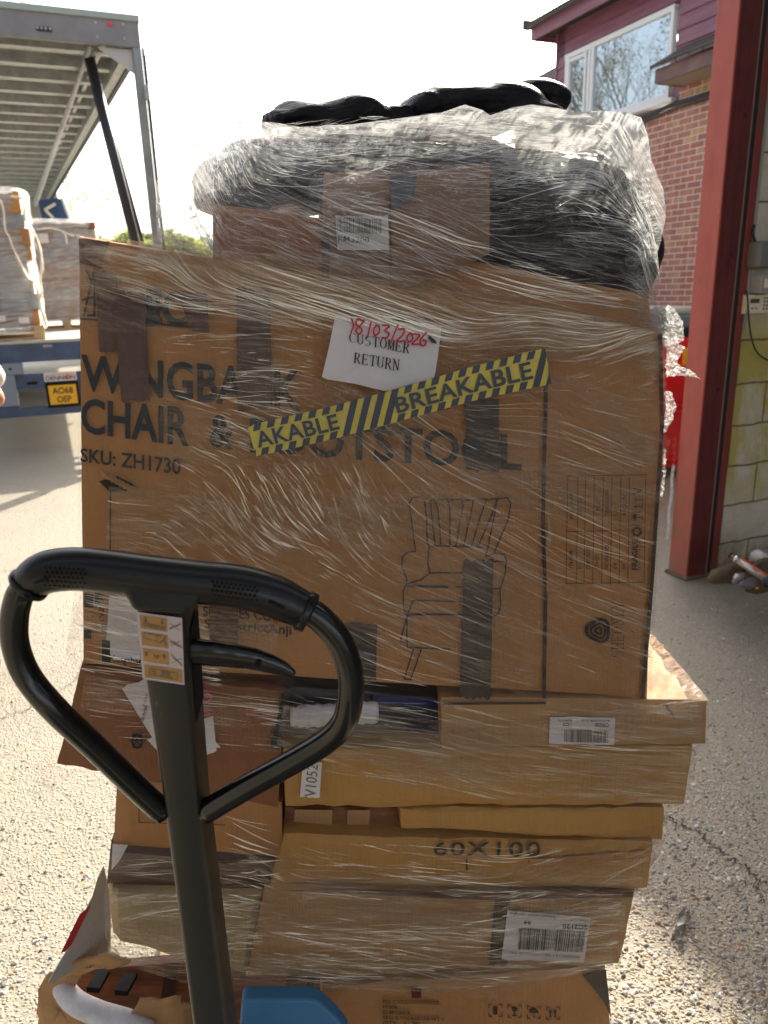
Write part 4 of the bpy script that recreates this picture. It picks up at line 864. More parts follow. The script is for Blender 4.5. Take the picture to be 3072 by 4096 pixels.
# spiral rosette and name of the maker
cx, cy = 1252, 1513
for rr, w in ((50, 13), (32, 8), (14, 9)):
    ic.line([s2(cx+rr*(1-.12*math.cos(3*t))*math.cos(t), cy+rr*(1-.12*math.cos(3*t))*math.sin(t)) for t in np.linspace(.3*rr/14, 6.1+.3*rr/14, 26)], w)
def serif(ink_, glyphs, q, w1=.13, w2=.05):
    """thick-and-thin serif capitals, drawn by strokes; glyph cells share the line q evenly"""
    G_ = {'C': [('a', .5, .5, .45, .5, 50, 310)], 'U': [('v', .14, .25, 1), ('v', .82, .25, 1, 1), ('a', .48, .28, .34, .28, 180, 360), ('h', .0, .3, 1), ('h', .68, .98, 1)],
          'S': [('a', .48, .74, .30, .24, 30, 270), ('a', .48, .26, .34, .25, -150, 90)], 'T': [('v', .5, 0, 1), ('h', .03, .97, 1), ('h', .3, .7, 0), ('s', .03, 1, .03, .8), ('s', .97, 1, .97, .8)],
          'O': [('a', .5, .5, .42, .5, 0, 360)], 'M': [('v', .12, 0, 1, 1), ('v', .88, 0, 1), ('d', .14, 1, .5, .05), ('s', .5, .05, .86, 1), ('h', 0, .25, 0), ('h', .72, 1, 0), ('h', 0, .2, 1), ('h', .82, 1, 1)],
          'E': [('v', .2, 0, 1), ('h', .05, .85, 1), ('h', .05, .88, 0), ('h', .2, .65, .52), ('s', .86, 1, .86, .8), ('s', .89, 0, .89, .22), ('s', .65, .65, .65, .4)],
          'R': [('v', .2, 0, 1), ('h', .05, .5, 1), ('h', .2, .5, .5), ('a', .48, .75, .26, .25, -90, 90), ('d', .48, .5, .88, 0), ('h', .05, .36, 0), ('h', .8, 1, 0)],
          'N': [('v', .16, 0, 1, 1), ('v', .84, 0, 1, 1), ('d', .16, 1, .84, 0), ('h', .02, .32, 0), ('h', .0, .2, 1), ('h', .7, 1, 1)],
          'H': [('v', .18, 0, 1), ('v', .82, 0, 1), ('h', .18, .82, .52), ('h', .03, .33, 0), ('h', .67, .97, 0), ('h', .03, .33, 1), ('h', .67, .97, 1)], 'L': [('v', .25, 0, 1), ('h', .08, .85, 0), ('h', .08, .42, 1), ('s', .86, 0, .86, .25)],
          'Y': [('d', .1, 1, .5, .45), ('s', .9, 1, .5, .45), ('v', .5, 0, .45), ('h', 0, .25, 1), ('h', .75, 1, 1), ('h', .35, .65, 0)]}
    n = len(glyphs)
    for i, ch in enumerate(glyphs):
        for st in G_[ch]:
            k = st[0]; th = w1
            if k == 'v': P = [(st[1], st[2]), (st[1], st[3])]; th = w2*1.2 if len(st) > 4 else w1
            elif k == 'h': P = [(st[1], st[3]), (st[2], st[3])]; th = None
            elif k in 'ds': P = [(st[1], st[2]), (st[3], st[4])]; th = w1 if k == 'd' else w2
            else: P = [(st[1]+st[3]*math.cos(R(t)), st[2]+st[4]*math.sin(R(t))) for t in np.linspace(st[5], st[6], 14)]
            for a, b in zip(P[:-1], P[1:]):
                dx, dy = b[0]-a[0], b[1]-a[1]; tx = th if th is not None else w2
                if k == 'a': tx = w2+(w1-w2)*abs(math.sin(math.atan2(dy*.7, dx)))
                if abs(dy) > abs(dx)*.3 or k == 'a' and abs(dy) > 0.02: c4 = [(a[0]-tx/2, a[1]), (b[0]-tx/2, b[1]), (b[0]+tx/2, b[1]), (a[0]+tx/2, a[1])]
                else: c4 = [(a[0], a[1]-.03), (b[0], b[1]-.03), (b[0], b[1]+.03), (a[0], a[1]+.03)]
                uvp = np.array([((i+.06+x*.88)/n, y) for x, y in c4]); ink_.m.add(decal_pts(quadmap(q, uvp), ink_.off), [(0, 1, 2, 3)])
serif(ic, 'SHEONLY', [s2(1312, 1640), s2(1312, 1380), s2(1366, 1380), s2(1366, 1640)], .10, .04)
ic.build('panel_symbols', INK, mc)
for q in ([(314, 952), (438, 966), (404, 1075), (318, 1050)], [(378, 1075), (470, 1100), (470, 1408), (398, 1405)], [(450, 1160), (578, 1175), (600, 1600), (486, 1606)], [(945, 1150), (1080, 1160), (1090, 1640), (950, 1640)], [(1860, 1560), (1995, 1600), (1998, 1890), (1866, 1880)],  # first quad is the dark rounded carton corner, the rest tape
          [(1855, 2236), (1975, 2240), (1962, 2795), (1838, 2790)], [(1378, 2492), (1508, 2500), (1505, 2720), (1380, 2712)], [(840, 2360), (955, 2372), (950, 2660), (838, 2650)], [(700, 1160), (830, 1175), (835, 1330), (770, 1325)]):
    strip(mc, q, TAPEG if q[0][0] > 1300 else TAPE, -.0062)
strip(mc, [(438, 2380), (560, 2395), (560, 2650), (420, 2640)], PAPER, -.0030, 'shipping_label')
sm = Ink(-.005); sm.line([(2186, 1500), (2178, 1800), (2172, 2100), (2182, 2400), (2176, 2790)], 15); sm.line([(442, 1960), (440, 2360)], 6)
sm.poly([(395, 1925), (470, 1905), (530, 1935), (545, 1968), (480, 1962), (440, 1968)][::-1]); sm.line([(2640, 1340), (2648, 1700), (2610, 2300), (2570, 2790)], 16); sm.build('open_seam', mat('seam_shadow', (.05, .03, .02), .9), mc)
tr_ = MB(); r = random.Random(2)
for k in range(9):
    x, y = 400+k*17, 1880+k*9; a = fs(x, y, -.004); tr_.add([a, fs(x+30, y+8, -.004), fs(x+38, y+34, -.016), fs(x+8, y+30, -.012)], [(0, 1, 2, 3)])
tr_.build('torn_board', KRAFT2, mc)
sm = Ink(-.0068); sm.poly([(2188, 2030), (2200, 2090), (2210, 2150), (2196, 2190), (2184, 2180), (2192, 2120)][::-1]); sm.build('torn_tape', KRAFTL, mc)
# ---- the cartons of the upper bundle
def simple(quad, off, depth, m, label, seed=0, **kw): return box_thing('carton', quad, off, depth, m, label, seed, **kw)
DULLB = carton_mat('dull_brown_board', (.27, .15, .09))
c1 = simple([(850, 812), (1292, 872), (1295, 1125), (850, 1050)], .005, .42, KRAFT3, 'dark reddish brown carton at the left end of the wrapped top bundle', 3)
c2 = simple([(1300, 690), (1562, 690), (1562, 1170), (1298, 1140)], .012, .42, DULLB, 'brown carton with a white barcode label, in the middle of the top bundle', 4)
lb_ = strip(c2, [(1342, 862), (1552, 862), (1556, 1000), (1350, 1000)], PAPER, .007, 'barcode_label')
k = Ink(.005); k.barcode([(1348, 868), (1528, 876), (1528, 935), (1350, 930)], 30, 3); k.text('RM3200', [(1352, 942), (1478, 948), (1476, 972), (1352, 966)], .01); k.build('label_print', INK, lb_)
c3 = simple([(1568, 690), (1965, 642), (1962, 1016), (1568, 1180)], .010, .42, DULLB, 'mid brown carton with a slate tape strip, between barcode carton and black bag', 5)
strip(c3, [(1560, 700), (1668, 690), (1655, 800), (1570, 840)], mat('slate_tape', (.07, .08, .11), .35), .004)
strip(c2, [(1285, 950), (1318, 950), (1318, 1140), (1290, 1140)], TAPEG, .005)
c4 = simple([(860, 1062), (2590, 1190), (2615, 1330), (860, 1062)], .06, .4, KRAFT3, 'long low dark carton lying between the top bundle and the chair carton', 6)
c4b = simple([(1250, 920), (2600, 1180), (2620, 1345), (1000, 1120)], .035, .38, KRAFT, 'wide brown carton on top of the chair carton under the black bag', 7)
strip(c3, [(1568, 668), (1962, 632), (1964, 655), (1568, 690)], BAG, -.004, 'dark_lining')
def blob(name, parts, m, label, cat, seed, rough=.5, group=None, parent=None, sub=5):
    """soft bag: overlapping lumps fused into one skin by a remesh"""
    bm = bmesh.new()
    for (px, py, z, sx, sy, sz, rot) in parts:
        q = bmesh.ops.create_icosphere(bm, subdivisions=4, radius=1)['verts']; c = dp(px, py, z); Rm = Matrix.Rotation(R(rot), 3, 'Y')
        for v in q: v.co = Rm @ Vector((v.co.x*sx, v.co.y*sy, v.co.z*sz)) + Vector(c)
    me = bpy.data.meshes.new('x'); bm.to_mesh(me); bm.free(); o = bpy.data.objects.new('x', me); C.objects.link(o)
    md = o.modifiers.new('r', 'REMESH'); md.mode = 'VOXEL'; md.voxel_size = .008
    dg = bpy.context.evaluated_depsgraph_get(); m2 = bpy.data.meshes.new_from_object(o.evaluated_get(dg)); bpy.data.objects.remove(o)
    V = np.array([v.co[:] for v in m2.vertices]); Nn = np.array([v.normal[:] for v in m2.vertices]); Fc = [list(p.vertices) for p in m2.polygons]
    rd = 1-2*np.abs(fbm(V[:, 0]*4+seed+V[:, 1]*2, V[:, 2]*11+seed+V[:, 1]*3, 3)-.45)*2
    V = V+Nn*((rd-.6)*.020*rough*2+(fbm(V[:, 0]*12+seed, V[:, 2]*40+V[:, 1]*10, 2)-.4)*.006)[:, None]
    o = link(name, V, Fc, m, parent, True); bpy.data.meshes.remove(m2)
    if label: tag(o, label, cat, group)
    return o
blob('black_bag', [(1190, 508, 1.33, .06, .1, .012, 4), (1270, 497, 1.33, .07, .10, .020, 8), (1370, 488, 1.34, .08, .10, .026, -6), (1480, 482, 1.32, .08, .10, .030, 5), (1590, 472, 1.33, .07, .10, .030, -8), (1420, 505, 1.30, .14, .07, .022, 0)], BAG, 'flat black plastic sack on top of the bundle, the lower one to the left', 'sack', 3, .7, 'black sacks on the stack')
big = blob('black_bag', [(1690, 462, 1.34, .06, .09, .026, -20), (1750, 432, 1.35, .055, .09, .036, -22), (1840, 437, 1.36, .10, .11, .044, -4), (1930, 432, 1.35, .11, .11, .044, 3), (2040, 428, 1.38, .08, .10, .032, 8), (1900, 402, 1.37, .09, .08, .018, 0), (1990, 462, 1.33, .13, .07, .03, 0)], BAG, 'largest black plastic sack, peaked, at the very top of the stack', 'sack', 7, .45, 'black sacks on the stack')
blob('black_bag', [(2140, 400, 1.42, .06, .08, .024, 5), (2195, 405, 1.42, .035, .07, .022, 5)], BAG, 'small black sack end beside the tiled roof, right of the largest sack', 'sack', 9, .4, 'black sacks on the stack')
o = blob('brown_carton_corner', [(1960, 375, 1.40, .065, .06, .016, 6)], mat('smoky_brown_board', (.09, .04, .03), .35), 'brown carton corner showing through the sack at the very top', 'carton', 2, .1)
rb = blob('black_bag', [(2260, 850, 1.34, .150, .12, .085, 3), (2310, 930, 1.33, .13, .12, .12, 0), (2130, 920, 1.31, .09, .12, .12, 0), (2440, 860, 1.40, .08, .12, .08, 0), (2420, 1010, 1.37, .09, .13, .11, 0), (2230, 1080, 1.32, .13, .13, .09, 0), (2090, 830, 1.31, .07, .12, .07, 0), (1990, 1010, 1.32, .06, .10, .08, 0), (2110, 1080, 1.32, .10, .10, .06, 0)], BAG, 'bulky black sack filling the right half of the wrapped top bundle', 'sack', 12, .6, 'black sacks on the stack')
tb3 = blob('black_bag', [(1010, 760, 1.28, .10, .10, .055, 0), (1180, 750, 1.28, .11, .10, .05, 5)], mat('charcoal_polythene', (.03, .03, .045), .3, build=bagf), 'charcoal plastic sack above the reddish carton in the top bundle', 'sack', 15, .5, 'black sacks on the stack')
gb = blob('grey_bag', [(1150, 640, 1.33, .12, .10, .028, 0), (1450, 636, 1.34, .16, .10, .030, 0), (1750, 640, 1.34, .15, .10, .030, -3), (2050, 665, 1.36, .13, .10, .028, 0), (1600, 670, 1.32, .2, .1, .022, 0)], mat('grey_brown_polythene', (.045, .035, .034), .35, build=bagf), 'long grey brown sack under the film along the top of the bundle', 'sack', 21, .5)
# ---- middle tiers
c5 = simple([(325, 2664), (1135, 2775), (1112, 3238), (222, 3062)], .004, .5, KRAFT3, 'scuffed red brown carton overhanging to the left behind the pallet truck grip', 11, dent=.006, wave=.006)
k = Ink(.000); 
for a in (0, 60, 120): k.line([(548+34*math.cos(R(a)), 2962+34*math.sin(R(a))), (548-34*math.cos(R(a)), 2962-34*math.sin(R(a)))], 5)
k.line([(548+20*math.cos(t), 2965+26*math.sin(t)) for t in np.linspace(0, 6.3, 14)], 9); k.build('printed_symbol', INK, c5)
cd = strip(c5, [(486, 2752), (600, 2706), (880, 2986), (690, 3080)], PAPER, -.003, 'instruction_card'); 
k = Ink(-.0062); k.text('All the bits', [(560, 2880), (577, 2820), (590, 2824), (575, 2886)], .01); k.text('if you need', [(568, 2820), (580, 2772), (592, 2776), (580, 2826)], .01); k.build('card_print', INK, cd)
strip(c5, [(590, 2960), (852, 2860), (866, 3002), (700, 3080)], PAPER, -.002, 'instruction_card')
k = Ink(-.0005); k.line([(800+45*math.cos(t), 2790+22*math.sin(t)) for t in np.linspace(-2.2, 2.4, 14)], 7); k.line([(780, 2842), (830, 2848), (840, 2858), (800, 2864)], 6); k.line([(985, 2858), (1150, 2872)], 5); k.build('pink_marks', mat('pink_colour', (.75, .08, .22), .5), c5)  # pink loop and strokes drawn on the board
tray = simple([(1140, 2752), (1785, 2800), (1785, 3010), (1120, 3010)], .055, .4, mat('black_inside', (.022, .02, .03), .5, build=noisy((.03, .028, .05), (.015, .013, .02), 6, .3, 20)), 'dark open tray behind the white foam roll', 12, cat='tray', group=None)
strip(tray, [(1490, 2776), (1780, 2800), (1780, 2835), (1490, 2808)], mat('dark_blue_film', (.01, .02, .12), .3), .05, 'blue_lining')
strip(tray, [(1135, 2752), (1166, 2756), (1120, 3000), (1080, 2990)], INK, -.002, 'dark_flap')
fm = MB(); pts = [fs(x, y, .012) for x, y in ((1162, 2868), (1230, 2864), (1320, 2860), (1420, 2852), (1508, 2850))]; fm.tube(curve(pts, 6), [.013+.005*min(1, i/4)+.0012*math.sin(i*2.3) for i in range(25)], 16)
tag(fm.build('foam_roll', FOAM, None, True), 'white foam packing roll poking out behind the pallet truck loop', 'foam roll')
c6 = simple([(1766, 2796), (2832, 2804), (2826, 2980), (1770, 3000)], -.006, .62, KRAFT2, 'flat carton with CT0220 barcode label jutting out right, its top in the sun', 13, bv=(-.02, 1, 0))
lb_ = strip(c6, [(2200, 2868), (2462, 2870), (2456, 2980), (2196, 2974)], PAPER, -.0115, 'barcode_label')
def flip(q): return [q[2], q[3], q[0], q[1]]
k = Ink(-.0135); k.barcode([(2258, 2918), (2435, 2922), (2432, 2972), (2258, 2968)], 34, 5); k.text('CT0220', flip([(2380, 2893), (2436, 2894), (2436, 2907), (2380, 2906)]), .02); k.text('1888', flip([(2252, 2893), (2286, 2893), (2286, 2905), (2252, 2905)]), .02)
k.text('MADE IN CHINA TO UK', flip([(2325, 2878), (2440, 2880), (2440, 2888), (2325, 2887)]), .01); k.text('2024-11-21', flip([(2232, 2877), (2290, 2878), (2290, 2886), (2232, 2885)]), .01); k.build('label_print', INK, lb_)
k = Ink(-.011); k.poly([(2668, 2818), (2690, 2850), (2700, 2882), (2680, 2852), (2660, 2830)][::-1]); k.line([(1775, 2815), (2180, 2812)], 10); k.build('scuff', INKT, c6)
c7 = simple([(1135, 3006), (2776, 2986), (2742, 3222), (1142, 3236)], .000, .6, KRAFT4, 'long golden brown carton with a handwritten number label at its left end', 14, dent=.009, wave=.006)
lb_ = strip(c7, [(1212, 3040), (1288, 3052), (1278, 3192), (1200, 3186)], PAPER, -.006, 'number_label')
k = Ink(-.0080)
v_, f_ = uvtext('V1052', .0); q_ = [(1216, 3186), (1230, 3056), (1272, 3062), (1262, 3190)]; k.m.add(decal_pts(quadmap(q_, v_), -.0080), f_); k.build('handwriting', GREYINK, lb_)
c8 = simple([(1602, 3240), (2662, 3236), (2655, 3372), (1606, 3318)], .004, .55, KRAFT4, 'thin flat golden carton under the long carton with a dented left corner', 15, dent=.008, wave=.006)
c8b = simple([(1140, 3236), (1612, 3240), (1612, 3350), (1140, 3350)], .045, .4, KRAFT3, 'dark red brown carton edge in the gap left of the thin flat carton', 16)
k = Ink(.040); k.poly([(1180, 3238), (1330, 3240), (1325, 3345), (1170, 3345)][::-1]); k.poly([(1390, 3240), (1480, 3240), (1475, 3345), (1385, 3345)][::-1]); k.build('pale_panel', KRAFT2, c8b)
c9 = simple([(1140, 3348), (2615, 3376), (2592, 3562), (1085, 3540)], -.002, .55, KRAFT4, 'carton printed 60X100 under the thin flat carton', 17, dent=.010, wave=.006)
k = Ink(-.0075); k.text('60X100', [(1735, 3368), (2165, 3366), (2160, 3428), (1735, 3420)], .008, 1.1); k.line([(1866, 3440), (1868, 3480)], 7); k.build('size_print', INKT, c9)
strip(c9, [(2120, 3440), (2600, 3400), (2598, 3430), (2122, 3470)], KRAFT, -.006, 'board_flap')
c10 = simple([(1062, 3545), (2545, 3566), (2478, 3868), (985, 3925)], .000, .55, KRAFT2, 'film wrapped carton with SC2120 barcode label near the bottom', 18, dent=.012, wave=.008)
strip(c10, [(1985, 3545), (2045, 3546), (2030, 3860), (1955, 3860)], TAPEG, -.007); strip(c10, [(1100, 3560), (2540, 3556), (2530, 3590), (1900, 3600)], TAPE, -.007)
lb_ = strip(c10, [(2030, 3640), (2362, 3672), (2336, 3852), (2006, 3838)], PAPER, -.009, 'barcode_label')
k = Ink(-.0118); k.barcode([(2078, 3712), (2342, 3726), (2330, 3810), (2072, 3798)], 40, 8); k.text('SC2120', flip([(2250, 3697), (2350, 3701), (2350, 3719), (2250, 3715)]), .02); k.text('84', flip([(2096, 3684), (2124, 3686), (2124, 3700), (2096, 3698)]), .02)
k.text('Made in China', flip([(2250, 3672), (2352, 3680), (2352, 3690), (2250, 3682)])); k.text('Please stack upright', flip([(2040, 3650), (2220, 3664), (2220, 3673), (2040, 3660)])); k.text('0000SC2120-0084210-00', flip([(2040, 3806), (2320, 3824), (2320, 3834), (2040, 3816)])); k.build('label_print', INK, lb_)
c11 = simple([(466, 3096), (1125, 3218), (1130, 3440), (452, 3384)], .010, .5, KRAFT, 'mid brown carton with a small printed word, left under the overhanging carton', 19)
k = Ink(.004); k.text('Lighting', [(575, 3232), (660, 3236), (660, 3254), (575, 3250)], .01); k.line([(556, 3200), (556, 3290), (900, 3300)], 3); k.build('printed_word', INK, c11)
c12 = simple([(440, 3384), (1130, 3440), (1110, 3570), (424, 3545)], .014, .45, mat('very_dark_board', (.09, .045, .03), .5, build=noisy((.11, .055, .035), (.06, .03, .022), 6, .3, 20)), 'very dark thin carton under clear film, left below the printed carton', 20)
strip(c12, [(450, 3376), (512, 3380), (480, 3440), (446, 3480)], PAPER, .006, 'white_tag')
c13 = simple([(416, 3556), (1070, 3570), (1010, 3940), (432, 3796)], .002, .5, KRAFTL, 'kraft carton in tight film, film highlights put into its pale colour, lowest wrapped carton on the left', 21, rnd=.03, dent=.02, wave=.01)
# ---- lowest tier
po = simple([(1290, 3962), (2425, 3868), (2452, 4230), (1282, 4260)], .012, .6, KRAFT, 'lowest brown carton printed with an order number and handling symbols', 22, dent=.008, wave=.006)
k = Ink(.006)
for i, t_ in enumerate(('PO: CXR2025092900025', 'PF006', 'ID:MY06418', 'SKU: E-VN24-0513A-WT-1', 'QTY:   1   PC')):
    w = (224, 58, 108, 242, 150)[i]; y = 3998+i*21.5; k.text(t_, [(1532, y), (1532+w, y+w*.03), (1532+w, y+14+w*.03), (1532, y+14)], .015)
k.build('order_print', INKT, po); k = Ink(.006)
for i in range(4):
    x, y = 1956+i*77, 4018+i*4
    for a, b in (((0, 12), (0, 0)), ((0, 0), (12, 0)), ((40, 0), (52, 0)), ((52, 0), (52, 12)), ((0, 36), (0, 48)), ((0, 48), (12, 48)), ((52, 36), (52, 48)), ((52, 48), (40, 48))): k.line([(x+a[0], y+a[1]), (x+b[0], y+b[1])], 3)
    if i == 0: k.poly([(x+18, y+8), (x+34, y+8), (x+34, y+40), (x+18, y+40)][::-1])
    if i == 1: k.poly([(x+14, y+8), (x+38, y+8), (x+34, y+24), (x+18, y+24)][::-1]); k.line([(x+26, y+22), (x+26, y+40)], 4); k.line([(x+16, y+41), (x+36, y+41)], 4)
    if i == 2: k.poly([(x+26+20*math.cos(t), y+26-16*math.sin(t)) for t in np.linspace(0, math.pi, 9)]); k.line([(x+26, y+26), (x+26, y+42), (x+32, y+42)], 3)
    if i == 3:
        for d in (16, 34): k.line([(x+d, y+18), (x+d, y+40)], 5); k.poly([(x+d-8, y+20), (x+d+8, y+20), (x+d, y+8)][::-1])
k.build('handling_symbols', INKT, po); strip(po, [(1645, 3955), (1685, 3952), (1685, 3992), (1648, 3992)], TAPE, .006)
strip(po, [(2330, 3900), (2424, 3880), (2446, 4080), (2420, 4010)], TAPEG, .005)
# torn open carton bottom left: side flap, foam, wooden panel, black blocks
tc = empty('torn_carton', tuple(dp(480, 4080, 1.42)), 'torn open carton at the bottom left with white foam and wood inside', 'carton')
fl = [(412, 3470), (388, 3520), (368, 3590), (322, 3680), (276, 3790), (238, 3850), (190, 3935), (215, 3928), (300, 3880), (372, 3862), (440, 3830), (440, 3600)]; V = [dp(x, y, 1.30+.0004*(x-215)) for x, y in fl]; V2 = [np.array(v)+BV*.006 for v in V]; n_ = len(fl)
fp = link('side_flap', V+V2, [tuple(range(n_)), tuple(range(2*n_-1, n_-1, -1))]+[(i, n_+i, n_+(i+1) % n_, (i+1) % n_) for i in range(n_)], GREYB, tc)
q = [(362, 3583), (275, 3785), (250, 3838), (262, 3800)]; q = [(366, 3615), (330, 3655), (252, 3822), (268, 3800), (296, 3760)]
link('red_print', [dp(x, y, 1.296+.0004*(x-215)) for x, y in [(364, 3622), (320, 3655), (243, 3812), (262, 3806), (288, 3776)]], [(0, 1, 2, 3, 4)], mat('red_print', (.5, .03, .04), .5), fp)
def sheet(name, pts, z0, z1, m, parent, thick=.005, seed=0, amp=.012):
    """ragged curling piece of board: fan from its middle with uneven rim"""
    P = np.array(poly_at(list(pts)+[pts[0]], np.linspace(0, 1, 61)[:-1])); c = P.mean(0); V = []; n = 60
    for k_ in (0.02, .35, .7, 1):
        for i, p in enumerate(P):
            q = c+(p-c)*(k_+(.16*(vn(i*.9+seed, 3.)-.5)+.08*(vn(i*2.3+seed, 9.)-.5) if k_ == 1 else 0)); t = (q[1]-P[:, 1].min())/(np.ptp(P[:, 1])+1e-6)
            V.append(dp(q[0], q[1], z0+(z1-z0)*t-amp*vn(q[0]/70.+seed, q[1]/70.)))
    Fc = [tuple(range(n))]+[(k_*n+i, k_*n+(i+1) % n, (k_+1)*n+(i+1) % n, (k_+1)*n+i) for k_ in range(3) for i in range(n)]
    m2 = len(V); V += [np.array(v)+BV*thick for v in V[3*n:4*n]]; Fc += [(3*n+i, 3*n+(i+1) % n, m2+(i+1) % n, m2+i) for i in range(n)]
    return link(name, V, Fc, m, parent, True)
sheet('board_side', [(160, 3930), (215, 3890), (300, 3870), (330, 3900), (245, 3960), (240, 4010), (335, 4040), (335, 4200), (150, 4200), (150, 4010)], 1.36, 1.42, KRAFT2, tc, seed=1)
sheet('torn_top', [(215, 3905), (300, 3850), (440, 3815), (520, 3850), (440, 3880), (420, 3862), (330, 3900), (280, 3905)], 1.33, 1.35, KRAFT2, tc, seed=4, amp=.02)
sheet('torn_front', [(520, 4060), (560, 4005), (700, 3998), (770, 4040), (775, 4200), (330, 4200), (335, 4060), (380, 4075), (400, 4130), (500, 4120)], 1.34, 1.40, KRAFT2, tc, seed=8, amp=.02)
f_ = MB(); pts = [dp(x, y, z) for x, y, z in ((255, 3920, 1.40), (262, 3965, 1.37), (310, 4015, 1.355), (400, 4055, 1.35), (500, 4085, 1.35), (600, 4130, 1.35))]; f_.tube(curve(pts, 8), .020, 12); f_.build('foam_surround', FOAM, tc, True)
wp = [(290, 3885), (700, 3850), (1330, 3930), (1340, 4120), (700, 4180), (330, 4080)]; V = [dp(x, y, 1.47) for x, y in wp]; V2 = [v+BV*.02 for v in V]
wd = link('wood_panel', V+V2, [tuple(range(6)), tuple(range(11, 5, -1))]+[(i, 6+i, 6+(i+1) % 6, (i+1) % 6) for i in range(6)], WOOD, tc)
for x0, x1 in ((640, 690), (760, 800), (1130, 1175), (1215, 1245)): link('dark_slat', [dp(x, y, 1.464) for x, y in ((x0+20, 3870), (x1+20, 3870), (x1-10, 4110), (x0-10, 4110))], [(0, 1, 2, 3)], mat('dark_slat', (.05, .018, .012), .5), wd)
for (x0, y0) in ((346, 3878), (458, 3890)):
    a = [dp(x0+dx, y0+dy, z) for dx, dy, z in ((0, 70, 1.41), (52, 75, 1.41), (50, 95, 1.41), (0, 90, 1.41), (40, 0, 1.46), (92, 0, 1.46), (92, 20, 1.46), (40, 20, 1.46))]
    link('black_block', a, [(0, 1, 2, 3), (4, 7, 6, 5), (0, 4, 5, 1), (1, 5, 6, 2), (2, 6, 7, 3), (3, 7, 4, 0)], HOLE, tc)
# blue plastic panel in front
bm_ = [(966, 4012), (985, 4000), (1225, 3998), (1275, 4008), (1350, 4075), (1400, 4140), (1000, 4200), (958, 4100)]; V = [dp(x, y, 1.30) for x, y in bm_]; V2 = [v+BV*.03 for v in V]
o = link('plastic_cover', V+V2, [tuple(range(8)), tuple(range(15, 7, -1))]+[(i, 8+i, 8+(i+1) % 8, (i+1) % 8) for i in range(8)], BLUEP, None); tag(o, 'smooth blue plastic cover low in front of the bottom carton', 'cover')
bv_ = o.modifiers.new('b', 'BEVEL'); bv_.width = .006; bv_.segments = 3
# pallet under the stack
pt = empty('wooden_pallet', (-.05, 1.55, 0), 'pine pallet on the ground carrying the whole stack', 'pallet'); m_ = MB()
for i in range(7): MB().box((-.56+i*.135, 1.25, .09), (-.47+i*.135, 1.95, .108), bev=.002).build('deck_board', PINE, pt)
for x in (-.55, -.12, .25):
    for y in (1.27, 1.56, 1.87): MB().box((x, y, 0), (x+.09, y+.07, .09), bev=.002).build('block', PINE, pt)

# ================================================================== PALLET TRUCK
pk = empty('pallet_truck', (-.22, .78, 0), 'black pallet truck with looped handle standing in front of the stack', 'pallet truck')
s3 = lambda L, z: [dp(x*.9343, 2100+y*.9343, (z if not callable(z) else z(x, y))) for x, y in L]
zz = lambda x, y: .74+.00006*(y-200)+.00013*max(0, y-800)
full = [(700, 1232), (560, 1100), (400, 945), (235, 790), (120, 650), (68, 520), (62, 400), (85, 300), (130, 245)]
lp = MB().tube(curve(s3(full, zz), 7), .0135, 18); lp.build('loop_tube', STEEL, pk, True)
full = [(1290, 345), (1370, 400), (1450, 490), (1498, 620), (1500, 740), (1470, 850), (1390, 930), (1250, 1015), (1060, 1120), (880, 1228)]
MB().tube(curve(s3(full, zz), 7), .0138, 18).build('loop_tube', STEEL, pk, True)
gp = [(118, 262), (150, 228), (215, 198), (330, 188), (470, 200), (640, 222), (850, 245), (1020, 262), (1160, 300), (1250, 340), (1330, 378)]
P = curve(s3(gp, lambda x, y: zz(x, y)-.002), 7); n_ = len(P); rad = [.0178+.0038*math.exp(-((i/n_-.5)/.42)**8) for i in range(n_)]
rad[0] *= .92; rad[-1] *= .92
grip = MB().tube(P, rad, 24).build('grip', RUB, pk, True)
for i0, i1 in ((0, 3), (n_-4, n_-1)): MB().tube(P[i0:i1+1], .0205, 24).build('grip_collar', RUB, grip, True)
hub = MB()
hv = [dp(x*.9343, 2100+y*.9343, z) for z in (.722, .775) for x, y in ((500, 280), (540, 300), (572, 366), (800, 378), (832, 350), (880, 290), (880, 215), (500, 205))]
hub.add(hv, [tuple(range(7, -1, -1)), tuple(range(8, 16))]+[(i, (i+1) % 8, 8+(i+1) % 8, 8+i) for i in range(8)]); o = hub.build('grip_hub', RUB, grip); bv_ = o.modifiers.new('b', 'BEVEL'); bv_.width = .007; bv_.segments = 3
# perforations and slots in the grip
ho = MB()
def gsurf(px, py, zc, k=0.):                                       # nearest point on the front of the grip
    return None
Pn = np.array(P); Pix = []
for p in Pn:
    d = p-CAM; z = d@fw; Pix.append((1536+F*(d@rt)/z, 2048-F*(d@up)/z, z))
Pix = np.array(Pix)
def on_grip(px, py):
    j = np.argmin(np.hypot(Pix[:, 0]-px, Pix[:, 1]-py)); t = Pix[min(j+1, n_-1), :2]-Pix[max(j-1, 0), :2]; t /= np.hypot(*t)
    q = np.array([px, py])-Pix[j, :2]; dist = abs(q[0]*t[1]-q[1]*t[0])/F*Pix[j, 2]; r = rad[j]
    dd = math.sqrt(max(0, r*r-dist*dist)); return dp(px, py, Pix[j, 2]-dd)
for cx, cy, ax, nrow, ncol in ((285, 232, .05, 5, 9), (1010, 300, .13, 5, 10)):
    ho = MB()
    for i in range(ncol):
        for j in range(nrow):
            x = (cx+(i-ncol/2)*20+(j % 2)*10)*.9343; y = 2100+(cy+(j-nrow/2)*18+(i-ncol/2)*20*ax)*.9343
            c = on_grip(x, y); nd = (CAM-c)/np.linalg.norm(CAM-c); ho.tube([c-nd*.0005, c+nd*.0010], .0019-.0003*(j in (0, nrow-1)), 8)
    ho.build('grip_holes', HOLE, grip)
